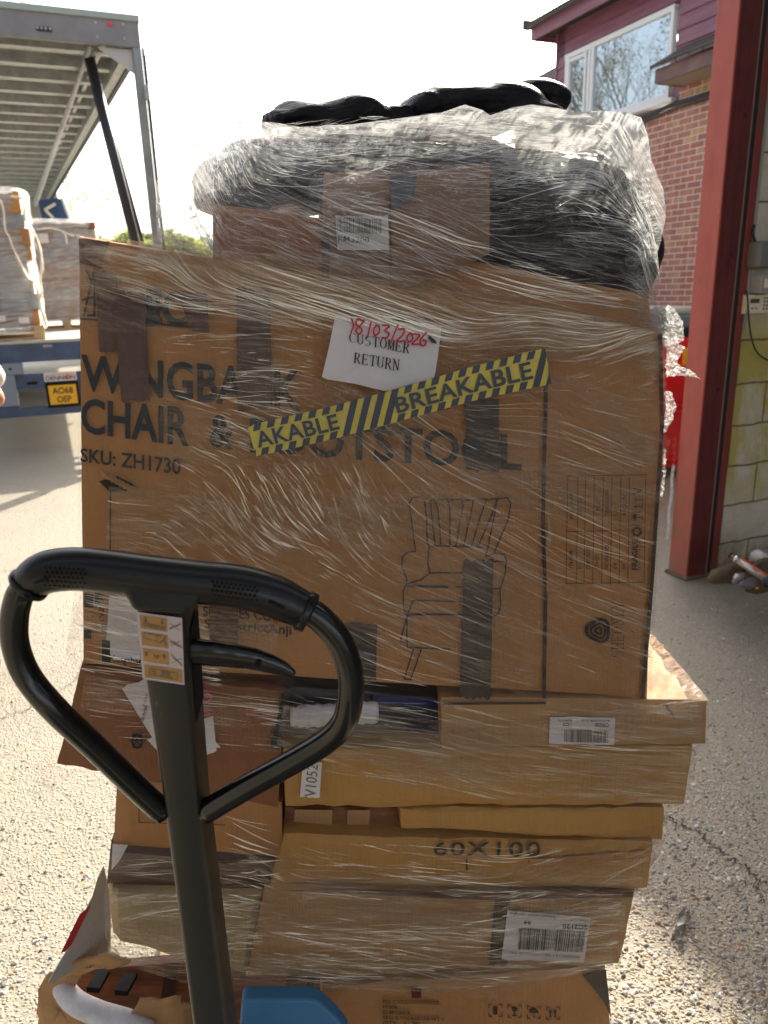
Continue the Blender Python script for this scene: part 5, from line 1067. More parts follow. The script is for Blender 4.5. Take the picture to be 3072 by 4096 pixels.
for a, b in (((150, 245), (205, 228)), ((1150, 325), (1215, 355))):
    c0_, c1_ = [on_grip(x*.9343, 2100+y*.9343) for x, y in (a, b)]; MB().tube([c0_+(CAM-c0_)*.0012, c1_+(CAM-c1_)*.0012], .0022, 8).build('grip_slot', HOLE, grip)
for (x, y) in ((95, 262), (120, 300), (1275, 405), (1270, 435), (1335, 320)):
    c = on_grip(x*.9343, 2100+y*.9343); nd = (CAM-c)/np.linalg.norm(CAM-c); MB().tube([c, c+nd*.004], .0035, 10).build('collar_screw', HOLE, grip)
for (a, b) in (((700*.55, 160), (385, 262)), ((880, 262), (905, 345))):
    pass
# shaft: square tube with rounded corners
def shaft_ring(pl, pr, z, depth=.050, rc=.007):
    a = dp(*pl, z); b = dp(*pr, z); ux = (b-a)/np.linalg.norm(b-a); w = np.linalg.norm(b-a); uy = np.array([-ux[1], ux[0], 0]); uy /= np.linalg.norm(uy); ring = []
    for cx, cy, a0 in ((w-rc, rc, -90), (w-rc, depth-rc, 0), (rc, depth-rc, 90), (rc, rc, 180)):
        for t in (0, 30, 60, 90): ring.append(a+ux*(cx+rc*math.cos(R(a0+t)))+uy*(cy+rc*math.sin(R(a0+t))))
    return ring
rings = [shaft_ring((538, 2430), (738, 2452), .742), shaft_ring((562, 2620), (748, 2640), .757), shaft_ring((650, 3210), (795, 3230), .84), shaft_ring((766, 4096), (905, 4110), .95)]
a = np.array(rings[-1]); b = np.array(rings[-2]); rings.append(list(a+(a-b)*(.62/abs((a-b)[:, 2].mean()))*np.array([1, 1, 1])))
V = [q for g_ in rings for q in g_]; n_ = 16; Fc = [(i*n_+k, i*n_+(k+1) % n_, (i+1)*n_+(k+1) % n_, (i+1)*n_+k) for i in range(len(rings)-1) for k in range(n_)]+[tuple(range(n_)), tuple(range(len(V)-1, len(V)-n_-1, -1))]
o = link('shaft', V, Fc, SHAFT, pk, True); o.data.set_sharp_from_angle(angle=R(50))
# sticker on the shaft
def stk(u, v, off=.0006):
    tl, tr2, br, bl = dp(546, 2448, .7395), dp(728, 2472, .7395), dp(738, 2740, .7645), dp(571, 2716, .7645)
    p = (tl*(1-u)+tr2*u)*(1-v)+(bl*(1-u)+br*u)*v; d = CAM-p; return p+d/np.linalg.norm(d)*(off+.0022)
def stq(mb, u0, v0, u1, v1, off): mb.add([stk(u0, v0, off), stk(u1, v0, off), stk(u1, v1, off), stk(u0, v1, off)], [(0, 3, 2, 1)])
m_ = MB(); stq(m_, 0, 0, 1, 1, 0); sk = m_.build('instruction_sticker', LILAC, pk)
m_ = MB()
for j in range(4): stq(m_, .06, .035+j*.245, .66 if j < 3 else .96, .235+j*.245, .0006)
for a_, b_2 in (((.70, .17), (.97, .07)), ((.70, .36), (.97, .42)), ((.70, .54), (.97, .70))):
    p_, q_ = stk(*a_, .0006), stk(*b_2, .0006); d = (stk(a_[0], a_[1]+.03, .0006)-p_); m_.add([p_, q_, q_+d, p_+d], [(0, 1, 2, 3)])
m_.build('orange_panels', ORANGE, sk)
m_ = MB()
def sline(pts, w=.006):
    for a_, b_2 in zip(pts[:-1], pts[1:]):
        d = np.array(b_2)-a_; L = np.hypot(d[0], d[1]*1.5); n2 = np.array([-d[1]*1.5, d[0]/1.5])/L*w*2; m_.add([stk(*(np.array(a_)-n2), .0012), stk(*(np.array(b_2)-n2), .0012), stk(*(np.array(b_2)+n2), .0012), stk(*(np.array(a_)+n2), .0012)], [(0, 1, 2, 3)])
for u in (.18, .55): sline([(u, .06), (u, .12)], .012); sline([(u-.03, .10), (u, .13), (u+.03, .10)], .008)
sline([(.12, .15), (.62, .17)]); sline([(.12, .18), (.62, .20)]); sline([(.25, .185), (.45, .20)], .012)
sline([(.12, .29), (.12, .37), (.42, .40), (.42, .31), (.12, .29)], .004); sline([(.22, .295), (.34, .30)], .01); sline([(.40, .30), (.52, .31)], .01); sline([(.46, .42), (.56, .36), (.60, .31)], .01); sline([(.56, .36), (.62, .44)], .01)
for u in (.14, .55): sline([(u, .64), (u, .59)], .012); sline([(u-.03, .61), (u, .575), (u+.03, .61)], .008)
sline([(.30, .60), (.38, .66), (.42, .60), (.36, .64)], .01)
sline([(.25, .84), (.32, .90)], .014); sline([(.45, .86), (.68, .87)], .02); sline([(.42, .91), (.72, .925)], .012); sline([(.18, .82), (.84, .83), (.84, .93), (.18, .92), (.18, .82)], .004)
for v in (.10, .34, .60): sline([(.72, v), (.95, v+.09)], .003); sline([(.72, v+.09), (.95, v)], .003)
m_.build('pictograms', GREYINK, sk)
# side slot and lever
m_ = MB(); a_ = [dp(752, 2505, .742), dp(792, 2440, .775), dp(808, 2690, .79), dp(775, 2770, .765)]
sd = rings[0][3]-rings[0][0]
def side(t, s_): # t: down the shaft 0..1 between ring 0 and ring 2; s_: across the side face
    A_ = np.array(rings[0]); B_ = np.array(rings[2]); p = lambda Rn: Rn[3]*(1-s_)+Rn[4]*s_
    q = p(A_)*(1-t)+p(B_)*t; return q+np.array([.0015, 0, 0])
m_.add([side(.10, .05), side(.04, .95), side(.50, .95), side(.56, .05)], [(0, 3, 2, 1)]); m_.build('lever_slot', HOLE, pk)
lv = [(800, 540, .020), (900, 548, .020), (1000, 560, .0185), (1080, 572, .017), (1150, 592, .015), (1205, 612, .012), (1240, 632, .009), (1258, 645, .006)]
Pl = np.array(curve([dp(x*.9343, 2100+y*.9343, .775) for x, y, _ in lv], 5)); wr_ = poly_at([(i, w[2]) for i, w in enumerate(lv)], np.linspace(0, 1, len(Pl)))[:, 1]
wr_ = wr_*(1+.018*np.sin(np.arange(len(Pl))*1.3)*(np.arange(len(Pl)) < 22))
MB().tube(Pl, list(wr_*.72), 14, ell=.6).build('release_lever', STEEL, pk, True)
c = dp(1105*.9343, 2100+592*.9343, .765); nd = (CAM-c)/np.linalg.norm(CAM-c); MB().tube([c, c+nd*.003], .003, 8).build('lever_pin', HOLE, pk)
# weld beads, pump body, forks and wheels below the picture
for x, y in ((690, 1215), (885, 1215)): 
    c = dp(x*.9343, 2100+y*.9343, .87); bm = bmesh.new(); bmesh.ops.create_icosphere(bm, subdivisions=2, radius=.014)
    for v in bm.verts: v.co = v.co*1.0+Vector(c)
    MB().bm(bm).build('weld', STEEL, pk, True)
bx = np.array(rings[-1]).mean(0); bx[2] = 0
MB().tube([bx+[0, 0, .42], bx+[.0, 0.02, .10]], .05, 18).build('pump', STEEL, pk, 'auto')
for s_ in (-.05, .05): w = MB().tube([bx+[s_-.025, 0, .09], bx+[s_+.025, 0, .09]], .09, 24).build('steer_wheel', RUB, pk, 'auto')
for s_ in (-.17, .17): MB().box(tuple(bx+[s_-.08, .10, .035]), tuple(bx+[s_+.08, 1.15, .085]), bev=.006).build('fork', STEEL, pk)
MB().box(tuple(bx+[-.25, .05, .05]), tuple(bx+[.25, .12, .22]), bev=.006).build('fork_bridge', STEEL, pk)
# ================================================================== STRETCH FILM
AC = np.array([(500, 1000, 13), (1200, 1150, 17), (1800, 1150, 20), (2300, 1250, 10), (850, 1350, 4), (1000, 1500, 2), (950, 1750, 20), (1000, 1950, 60), (1350, 2000, 64), (1600, 1650, 35), (560, 2050, 8), (700, 2200, 40),
               (1200, 2250, 28), (400, 1500, 8), (2000, 2200, 28), (2400, 1750, 20), (1700, 2500, 22), (2400, 2600, 20), (2450, 1450, -22), (2000, 1400, -12), (500, 2450, 15), (420, 2600, 10), (650, 2800, 5), (900, 2900, 6),
               (1500, 2900, 8), (2300, 2950, 7), (1900, 3100, 14), (2600, 3100, 4), (1300, 3090, 10), (1200, 850, 25), (1000, 900, 14), (2200, 620, -9), (2100, 800, -14), (2450, 1000, 8), (1300, 620, -6), (1600, 550, -4), (830, 700, 78), (800, 900, 70),
               (2600, 700, 70), (2640, 1000, 80), (1700, 950, 22), (2000, 1080, 16), (1600, 3700, 4), (700, 3700, -14), (1300, 3560, 4), (2350, 3450, -24), (2350, 3700, -6), (800, 3500, 3), (1100, 3400, 24)], float)
def ang(px, py):
    px = np.asarray(px, float); py = np.asarray(py, float)
    d2 = (px[..., None]-AC[:, 0])**2+(py[..., None]-AC[:, 1])**2+2500; w = d2**-2
    return np.radians((w*AC[:, 2]).sum(-1)/w.sum(-1))
def wts3(a):                                                      # weights of the three streak directions of the material
    d = np.degrees(a)[..., None]-np.array([4, 24, 62.]); w = np.exp(-(d/16)**2)+1e-3; return w/w.sum(-1, keepdims=True)
def coons(T, B, L, Rr_, nu, nv):
    u = np.linspace(0, 1, nu); v = np.linspace(0, 1, nv); T, B = poly_at(T, u), poly_at(B, u); L, Rr_ = poly_at(L, v), poly_at(Rr_, v); U, V = np.meshgrid(u, v); U = U[..., None]; V = V[..., None]
    return (1-V)*T[None]+V*B[None]+(1-U)*L[:, None]+U*Rr_[:, None]-((1-U)*(1-V)*T[0]+U*(1-V)*T[-1]+(1-U)*V*B[0]+U*V*B[-1])
def wrinkle(P, amp, seed=0):
    a = ang(P[..., 0], P[..., 1]); out = 0; w = wts3(a)
    for k, A in enumerate((4, 24, 62)):
        c, s_ = math.cos(R(A)), math.sin(R(A)); al = P[..., 0]*c+P[..., 1]*s_; ac = -P[..., 0]*s_+P[..., 1]*c
        n = fbm(al/260+seed, ac/26+seed*2, 3)+.5*fbm(al/90+5, ac/60, 2); out = out+n*w[..., k]
    return (out-.6)*amp
def film(name, T, B, L, Rr_, nu, nv, off, amp, dens, label, m, back=.5, group=None, crinkle=0., bulge=None, seed=0, parent=None, bottom=None, taper=.1):
    P = coons(T, B, L, Rr_, nu, nv); z = zt(P[..., 0], P[..., 1])+off; dz = wrinkle(P, amp, seed)
    if crinkle: dz = dz+(np.abs(fbm(P[..., 0]/30+seed, P[..., 1]/22, 4)-.47)-.1)*crinkle
    if bulge is not None: dz = dz+bulge(P[..., 0], P[..., 1])
    W_ = np.stack([fw[i]+rt[i]*(P[..., 0]-1536)/F-up[i]*(P[..., 1]-2048)/F for i in range(3)], -1)*(z+np.minimum(dz, .012))[..., None]+CAM
    dn = dens(P[..., 0], P[..., 1]); a = ang(P[..., 0], P[..., 1]); col = np.concatenate([wts3(a), dn[..., None]], -1); fl_ = np.concatenate([P/100., 0*P[..., :1]], -1)
    # sides and top turn back round the load
    def ext(edge, ck, fk, n=10, inset=0.):
        c = W_.reshape(-1, 3).mean(0); out = []; oc = []; of = []
        for i in range(1, n+1):
            t = i/n; q = edge+BV*back*t; q = q+(c-q)*np.array([1, 0, 1])*inset*t*t+.008*(vn(edge[:, 0]*40+i*1.3, edge[:, 2]*40+i)[:, None]-.5)*[1, 0, 1]; out.append(q); oc.append(ck); f2 = fk.copy(); f2[:, 2] += t*8; of.append(f2)
        return out, oc, of
    def sheet_(rows, cols, flows): return np.stack(rows, 0), np.stack(cols, 0), np.stack(flows, 0)
    V = [W_.reshape(-1, 3)]; Cc = [col.reshape(-1, 4)]; Fl = [fl_.reshape(-1, 3)]; Fc = [grid_faces(nv, nu)]; n0 = nu*nv
    for e, ck, fk in ((W_[:, 0], col[:, 0], fl_[:, 0]), (W_[:, -1], col[:, -1], fl_[:, -1]), (W_[0], col[0], fl_[0])):
        r_, c_, f_ = ext(e, ck, fk, inset=taper); S_, CS, FS = sheet_([e]+r_, [ck]+c_, [fk]+f_); V.append(S_.reshape(-1, 3)); Cc.append(CS.reshape(-1, 4)); Fl.append(FS.reshape(-1, 3)); Fc.append(grid_faces(S_.shape[0], S_.shape[1])+n0); n0 += S_.shape[0]*S_.shape[1]
    o = link(name, np.vstack(V), np.vstack(Fc), m, parent, True); attrs(o, np.vstack(Fl), np.vstack(Cc))
    if label: tag(o, label, 'stretch wrap', group)
    return o
def creases(parent, poly, n, off, lmin, lmax, wmin, wmax, seed, faint=.5, amp=.0, jit=4., bunch=0., name='film_crease', zfn=None, hot=None, mats=None):
    """long taut folds of the film, each a thin raised ribbon that follows the pull of the wrap"""
    r = np.random.default_rng(seed); P = np.array(poly, float); x0, y0 = P.min(0); x1, y1 = P.max(0)
    def inside(x, y):
        c = False; j = len(P)-1
        for i in range(len(P)):
            if (P[i, 1] > y) != (P[j, 1] > y) and x < (P[j, 0]-P[i, 0])*(y-P[i, 1])/(P[j, 1]-P[i, 1])+P[i, 0]: c = not c
            j = i
        return c
    V = []; Fc = []; mi = []; k = 0; m = 0
    while m < n:
        x, y = r.uniform(x0, x1), r.uniform(y0, y1)
        if not inside(x, y): continue
        a0 = float(ang(x, y)); al = x*math.cos(a0)+y*math.sin(a0); ac = -x*math.sin(a0)+y*math.cos(a0)
        cl_ = float(fbm(np.array(al/230.+seed), np.array(ac/38.+seed*1.7), 3))
        if r.random() > max(.03, min(1, (cl_-.40)*6.5)): continue
        m += 1; L = lmin+(lmax-lmin)*r.random()**2.2; ns = int(4+L/35); w = (wmin+(wmax-wmin)*r.random()**4)*.62/F; da = R(r.normal(0, jit))*.7; cx, cy = x, y; pts = []
        cv = r.normal(0, .00015)
        for i in range(ns+1):
            if not inside(cx, cy): break
            pts.append((cx, cy)); a = float(ang(cx, cy))+da+cv*i*L/ns; cx += math.cos(a)*L/ns; cy += math.sin(a)*L/ns
        if len(pts) < 3: continue
        pts = np.array(pts); nn = len(pts); zz_ = zt(pts[:, 0], pts[:, 1])+off-.0015+wrinkle(pts, amp, 0)*(amp > 0)
        if zfn is not None: zz_ = zz_+zfn(pts[:, 0], pts[:, 1])
        d = np.gradient(pts, axis=0); d /= np.linalg.norm(d, axis=1)[:, None]; nr = np.c_[-d[:, 1], d[:, 0]]; tw = np.sin(np.linspace(0.05, math.pi-.05, nn))**.6*w*(.6+.8*vn(np.arange(nn)*.7+m, 0*np.arange(nn)))
        h = .45*tw
        for i in range(nn):
            c = pts[i]; q = nr[i]*tw[i]*F
            a_ = dp(*(c-q), zz_[i]); b_ = dp(*c, zz_[i]-h[i]*zz_[i]*r.uniform(.5, 1.6)); e_ = dp(*(c+q), zz_[i]); V += [a_, b_, e_]
        for i in range(nn-1):
            b = k+3*i; Fc += [(b, b+1, b+4, b+3), (b+1, b+2, b+5, b+4)]; 
        mt = 1 if r.random() < faint else 0; mi += [mt]*(2*(nn-1)); k += 3*nn
    return link(name, V, Fc, mats or [CREASE, CREASEF], parent, True, mi=mi)
WRAP = 'stretch wrap round the stack'
def dens_main(x, y):
    d = .55+.35*vn(x/300., y/220.)
    d = d*np.where((x < 1150) & (y > 1330) & (x > 300), np.clip((x-300)/700., .12, 1), 1)            # nearly bare on the left
    d = d*(.75+.9*np.exp(-((y-(1010+.10*x))/150.)**2))                                              # thick roll along the top
    d = d*np.where(y > 2050, .62, 1.)*np.where((x > 2200) & (y > 1850) & (y < 2780), .6, 1.); d = d*np.where((y > 3060-.0*x) & (x < 1500), .2, 1)
    d = d+.5*np.exp(-((y-3100-.06*(x-1900))/70.)**2)*np.exp(-((x-1750)/450.)**2)+.5*np.exp(-((x-1150)/300.)**2-((y-1950)/220.)**2)
    return np.clip(d, 0, 1.6)
main_T = [(306, 936), (520, 960), (700, 990), (1000, 1010), (1500, 1040), (1960, 1160), (2300, 1250), (2640, 1308)]
main_B = [(300, 2950), (700, 2990), (1130, 3010), (1300, 3100), (1700, 3160), (2000, 3215), (2350, 3252), (2770, 3230)]
main_L = [(306, 936), (318, 1100), (312, 1500), (312, 2100), (306, 2330), (268, 2560), (262, 2630), (320, 2680), (300, 2950)]
main_R = [(2640, 1308), (2668, 1360), (2662, 1800), (2628, 2300), (2606, 2770), (2700, 2790), (2838, 2804), (2834, 2980), (2785, 3000), (2770, 3230)]
def bg_(x, y): return np.where((x > 1120) & (x < 1780) & (y > 2790) & (y < 3000), .0, 0)-.012*np.exp(-((x-330)/60.)**2-((y-2560)/110.)**2)
w1 = film('stretch_wrap', main_T, main_B, main_L, main_R, 300, 300, -.024, .010, dens_main, 'clear stretch film pulled tight round the chair carton and the tiers just below it', FILM, .55, WRAP, bulge=bg_)
creases(w1, [(320, 960), (860, 1020), (1960, 1180), (2640, 1320), (2650, 1500), (1300, 1330), (320, 1180)], 648, -.027, 80, 620, .7, 2.1, 1, .55, jit=5)
creases(w1, [(640, 1330), (1250, 1330), (1300, 2100), (1000, 2330), (480, 2280), (420, 2000), (700, 1900), (600, 1500)], 410, -.032, 40, 230, .6, 2.3, 2, .25, jit=8, mats=[CREASE, CREASE])
creases(w1, [(1000, 1850), (1560, 1860), (1560, 2150), (1450, 2330), (1000, 2300)], 181, -.032, 40, 160, .6, 2.3, 12, .2, jit=9)
creases(w1, [(1250, 1330), (2640, 1500), (2620, 2750), (1300, 2750), (1250, 2000)], 648, -.027, 60, 520, .6, 1.9, 3, .6, jit=5)
creases(w1, [(310, 2340), (800, 2360), (900, 2760), (300, 2680), (290, 2500)], 181, -.036, 80, 420, .9, 3.0, 4, .15, jit=4)
creases(w1, [(320, 2700), (1130, 2780), (1130, 3000), (320, 2950)], 129, -.03, 80, 420, .8, 2.4, 5, .4, jit=3)
creases(w1, [(1000, 2780), (2820, 2810), (2770, 3220), (1950, 3200), (1140, 3060)], 388, -.027, 60, 480, .6, 2.0, 6, .5, jit=4)
creases(w1, [(560, 960), (900, 1010), (1400, 1150), (1900, 1290), (1900, 1400), (1200, 1250), (560, 1060)], 112, -.036, 300, 900, 1.2, 3.6, 7, .35, jit=2.5)
# film lying over the top of the jutting flat carton
_a = [fs(x, 2803, -.012) for x in np.linspace(1800, 2838, 30)]
_z = fs(2832, 2804)[2]+.004
_v = []; _nr = 16
for j in range(_nr):
    for i, q in enumerate(_a):
        t = j/(_nr-1); _v.append([q[0]-.02*t*.5, q[1]+.6*t, _z+.003*vn(i*.8, j*.9)+.004*vn(i*.3+j, j*.3)])
o = link('top_film', _v, grid_faces(_nr, 30), FILM, w1, True); attrs(o, np.array([(i*.35, j*.4, 0) for j in range(_nr) for i in range(30)], float), np.tile([.4, .5, .1, 3.5], (30*_nr, 1)))
def band(parent, path, width, off, dens, seed, m=None):
    """one overlapping turn of film: a long strip with its own edges and lengthwise folds"""
    c = poly_at(path, np.linspace(0, 1, 60)); d = np.gradient(c, axis=0); d /= np.linalg.norm(d, axis=1)[:, None]; nr = np.c_[-d[:, 1], d[:, 0]]; nw = 26
    s_ = np.linspace(-.5, .5, nw); t = np.linspace(0, 1, 60); wv = width*(.75+.5*vn(t*4+seed, 0*t))
    P = c[:, None]+nr[:, None]*(s_[None, :, None]*wv[:, None, None]); z = zt(P[..., 0], P[..., 1])+off-.004*vn(P[..., 0]/200+seed, s_[None]*9+seed)
    W_ = np.stack([fw[i]+rt[i]*(P[..., 0]-1536)/F-up[i]*(P[..., 1]-2048)/F for i in range(3)], -1)*z[..., None]+CAM
    o = link('film_turn', W_.reshape(-1, 3), grid_faces(60, nw), m or FILM, parent, True); a = np.arctan2(d[:, 1], d[:, 0])[:, None]+0*s_[None]
    attrs(o, np.concatenate([P/100.+seed*3, 0*P[..., :1]], -1).reshape(-1, 3), np.concatenate([wts3(a), dens*(.5+.8*vn(P[..., 0]/240+seed, P[..., 1]/120))[..., None]], -1).reshape(-1, 4)); return o
for k_, (pth, w_, dn_) in enumerate((([(560, 985), (900, 1060), (1500, 1190), (2100, 1340), (2650, 1430)], 150, 1.1), ([(330, 1060), (900, 1120), (1500, 1290), (2000, 1480), (2640, 1760)], 210, .7), ([(640, 1650), (1200, 1700), (1900, 1790), (2640, 1950)], 330, .55),
        ([(430, 2060), (900, 2085), (1500, 2040), (2100, 1990), (2640, 1890)], 190, .7), ([(420, 2180), (1000, 2280), (1800, 2520), (2600, 2790)], 260, .5), ([(1300, 2060), (1900, 2260), (2610, 2600)], 200, .6), ([(310, 2420), (700, 2520), (1100, 2600)], 220, .9),
        ([(330, 2770), (1100, 2880), (1900, 2960), (2800, 2870)], 120, .8), ([(1120, 2900), (1700, 3010), (2300, 3110), (2760, 3120)], 170, .9))):
    band(w1, pth, w_, -.0262-.0006*k_, dn_, k_+1)
# ---- top bundle
def dens_top(x, y):
    d = .35+.35*vn(x/200., y/160.)
    d = d+1.0*np.exp(-((y-480)/110.)**2)+.9*1.8*np.exp(-((x-2330)/330.)**4-((y-560)/120.)**2)+.9*np.exp(-((x-790)/90.)**2)+.4*np.exp(-((x-2630)/60.)**2)  # film made denser and whiter where sun glare falls, upper right
    d = d+.5*np.exp(-((x-1600)/450.)**4-((y-820)/200.)**4)*.8; return np.clip(d, 0, 3.)
top_T = [(870, 520), (960, 486), (1080, 488), (1200, 508), (1400, 498), (1560, 478), (1760, 452), (1860, 418), (1930, 440), (1960, 462), (2050, 430), (2130, 418), (2230, 432), (2300, 450), (2400, 442), (2500, 448), (2565, 470)]
top_B = [(838, 1012), (1000, 1030), (1300, 1080), (1700, 1150), (2000, 1210), (2300, 1270), (2650, 1320)]
top_L = [(870, 520), (790, 548), (745, 600), (730, 700), (722, 800), (750, 880), (800, 945), (838, 1012)]
top_R = [(2565, 470), (2592, 540), (2606, 640), (2655, 760), (2664, 860), (2645, 960), (2630, 1010), (2640, 1120), (2622, 1200), (2650, 1320)]
def bt_(x, y): return .03*np.exp(-((x-760)/90.)**2)+.17*np.clip((585-y)/150., 0, 1)**1.6+.13*np.clip((740-y)/300., 0, 1)**1.3/(1+np.exp((2050-x)/60.))+.035*np.clip((x-2560)/110., 0, 1)**2
w2 = film('stretch_wrap', top_T, top_B, top_L, top_R, 340, 190, -.045, .020, dens_top, 'crinkled clear film bunched thickly over the sacks and cartons at the top', FILMT, .42, WRAP, crinkle=.05, bulge=bt_, seed=3, taper=.25)
zb = lambda x, y: bt_(x, y)
creases(w2, [(860, 540), (2560, 480), (2640, 800), (2620, 1250), (1960, 1180), (850, 1010), (740, 800), (750, 620)], 993, -.060, 50, 420, .7, 2.4, 21, .5, jit=12, zfn=zb, mats=[CREASEB, CREASEF])
creases(w2, [(1750, 440), (2560, 470), (2620, 720), (2200, 800), (1900, 700)], 475, -.062, 40, 260, .8, 3.0, 22, .2, jit=16, zfn=zb, mats=[CREASEB, CREASEF])
creases(w2, [(740, 620), (900, 520), (1000, 600), (880, 960), (780, 900), (725, 760)], 224, -.06, 40, 200, .8, 2.6, 23, .25, jit=30, zfn=zb, mats=[CREASEB, CREASEF])
creases(w2, [(880, 500), (1900, 440), (1960, 640), (900, 700)], 302, -.06, 40, 300, .7, 2.2, 24, .35, jit=16, zfn=zb, mats=[CREASEB, CREASEF])
creases(w2, [(1100, 700), (1700, 880), (2500, 1200), (2500, 1300), (1500, 1020), (1050, 800)], 103, -.066, 250, 800, 1.0, 3.2, 25, .4, jit=3, zfn=zb)
# ---- lower wrap
def dens_low(x, y):
    d = .5+.4*vn(x/260., y/150.)+.5*np.exp(-((y-3900)/60.)**2)+.5*np.exp(-((x-1550)/350.)**2-((y-3700)/90.)**2)
    d = d*np.where((y < 3560) & (x < 1140), .35, 1.)*np.where((y < 3520) & (x > 1140) & (x < 2100), .5, 1.)
    return np.clip(d, 0, 1.5)
low_T = [(445, 3372), (700, 3480), (1000, 3440), (1140, 3350), (1500, 3338), (1800, 3350), (2300, 3372), (2665, 3345)]
low_B = [(440, 3815), (560, 3880), (800, 3950), (1150, 3985), (1500, 3950), (2010, 3998), (2250, 3890), (2480, 3872)]
low_L = [(445, 3372), (424, 3520), (414, 3620), (420, 3740), (440, 3815)]
low_R = [(2665, 3345), (2640, 3420), (2585, 3490), (2560, 3560), (2500, 3640), (2480, 3872)]
w3 = film('stretch_wrap', low_T, low_B, low_L, low_R, 260, 130, -.022, .012, dens_low, 'clear film binding the lowest wrapped cartons, ragged along its bottom edge', FILM, .5, WRAP, crinkle=.012, seed=6)
for k_, (pth, w_, dn_) in enumerate((([(1080, 3520), (1700, 3560), (2560, 3500)], 120, .9), ([(430, 3640), (1100, 3700), (1800, 3700), (2500, 3650)], 150, .8), ([(440, 3760), (1100, 3890), (1700, 3900), (2450, 3830)], 120, 1.1), ([(440, 3450), (900, 3500), (1140, 3430)], 90, .8))): band(w3, pth, w_, -.0245-.0006*k_, dn_, k_+21)
creases(w3, [(430, 3570), (1060, 3580), (1060, 3930), (450, 3810)], 224, -.026, 40, 260, .7, 2.2, 31, .35, jit=12)
creases(w3, [(1080, 3540), (2500, 3570), (2470, 3870), (1900, 3960), (1060, 3940)], 561, -.026, 40, 320, .6, 2.2, 32, .5, jit=9)
creases(w3, [(1150, 3370), (2620, 3390), (2560, 3560), (1100, 3530)], 181, -.026, 50, 380, .6, 1.7, 33, .6, jit=6)
creases(w3, [(470, 3400), (1140, 3380), (1140, 3560), (440, 3560)], 69, -.026, 80, 400, .7, 2.4, 34, .4, jit=5)
fan = MB()
for (x, y), (x2, y2), w in (((930, 3290), (1120, 3385), 7), ((900, 3330), (1090, 3400), 9), ((930, 3370), (1050, 3405), 9), ((940, 3372), (1135, 3432), 5), ((950, 3440), (1140, 3438), 3), ((950, 3450), (1138, 3436), 3), ((960, 3490), (1030, 3480), 6), ((1010, 3500), (1120, 3490), 5), ((880, 3260), (1090, 3300), 2.5), ((900, 3262), (1100, 3330), 2.5)):
    pts = [(x+(x2-x)*t, y+(y2-y)*t+6*math.sin(t*3)) for t in np.linspace(0, 1, 8)]
    L = [fs(a, b, -.030) for a, b in pts]; fan.tube(L, [w*.5/F*1.2*math.sin(max(.1, min(3.05, .1+3*i/7))) for i in range(8)], 5)
fan.build('taut_fold', CREASE, w3, True)
# ---- loose crumpled film frills down the right hand side, and a veil at the left
def frill(outline, off, seed, label, n=26, m=None, amp=.03):
    T_, B_, L_2, R_2 = outline; P = coons(T_, B_, L_2, R_2, n*2, n*2); r = np.random.default_rng(seed)
    z = zt(P[..., 0], P[..., 1])+off+(np.abs(fbm(P[..., 0]/16+seed, P[..., 1]/16, 4)-.47)-.1)*amp*2
    P2 = P+(np.stack([fbm(P[..., 0]/11+seed, P[..., 1]/11, 2), fbm(P[..., 0]/11+9, P[..., 1]/11+seed, 2)], -1)-.37)*16
    W_ = np.stack([fw[i]+rt[i]*(P2[..., 0]-1536)/F-up[i]*(P2[..., 1]-2048)/F for i in range(3)], -1)*z[..., None]+CAM
    o = link('loose_film', W_.reshape(-1, 3), grid_faces(n*2, n*2), m or FRILL, w1, False)
    attrs(o, np.concatenate([P/40., 0*P[..., :1]], -1).reshape(-1, 3), np.tile([.4, .3, .3, 1.35], (n*n*4, 1)))
    return o
FRILL = film_mat('crumpled_film', .30, .9, .5, .12, (1, 1, 1), 2.2, .85, .3, .03)
frill(([(2600, 1235), (2660, 1215), (2700, 1235)], [(2640, 1370), (2680, 1400), (2738, 1360)], [(2600, 1235), (2610, 1300), (2640, 1370)], [(2700, 1235), (2730, 1290), (2738, 1360)]), .0, 1, '')
frill(([(2655, 1360), (2690, 1365), (2738, 1388)], [(2665, 1460), (2700, 1465), (2735, 1400)], [(2655, 1360), (2664, 1400), (2665, 1460)], [(2738, 1388), (2742, 1394), (2735, 1400)]), .0, 2, '')
frill(([(2660, 1440), (2710, 1455), (2775, 1490)], [(2668, 1510), (2720, 1500), (2812, 1516)], [(2660, 1440), (2662, 1480), (2668, 1510)], [(2775, 1490), (2790, 1510), (2812, 1516)]), .01, 3, '')
frill(([(2660, 1560), (2685, 1570), (2698, 1600)], [(2655, 1730), (2665, 1725), (2690, 1680)], [(2660, 1560), (2662, 1640), (2655, 1730)], [(2698, 1600), (2704, 1630), (2690, 1680)]), .0, 4, '')
frill(([(2655, 1790), (2662, 1800), (2664, 1810)], [(2640, 1980), (2646, 1990), (2652, 1990)], [(2655, 1790), (2650, 1900), (2640, 1980)], [(2664, 1810), (2662, 1900), (2652, 1990)]), .0, 6, '')
veil = lambda *a, **k: frill(*a, **k)
VEIL = film_mat('thin_film', .16, .4, .4, .2, (1, 1, 1), 1.)
frill(([(628, 722), (680, 735), (760, 700)], [(630, 960), (700, 985), (830, 1000)], [(628, 722), (622, 840), (630, 960)], [(760, 700), (770, 860), (830, 1000)]), .06, 7, '', m=VEIL, amp=.02)
frill(([(852, 560), (858, 440), (866, 520)], [(850, 560), (860, 562), (872, 560)], [(852, 560), (851, 560), (850, 560)], [(866, 520), (870, 540), (872, 560)]), .05, 8, '', m=VEIL, n=8)
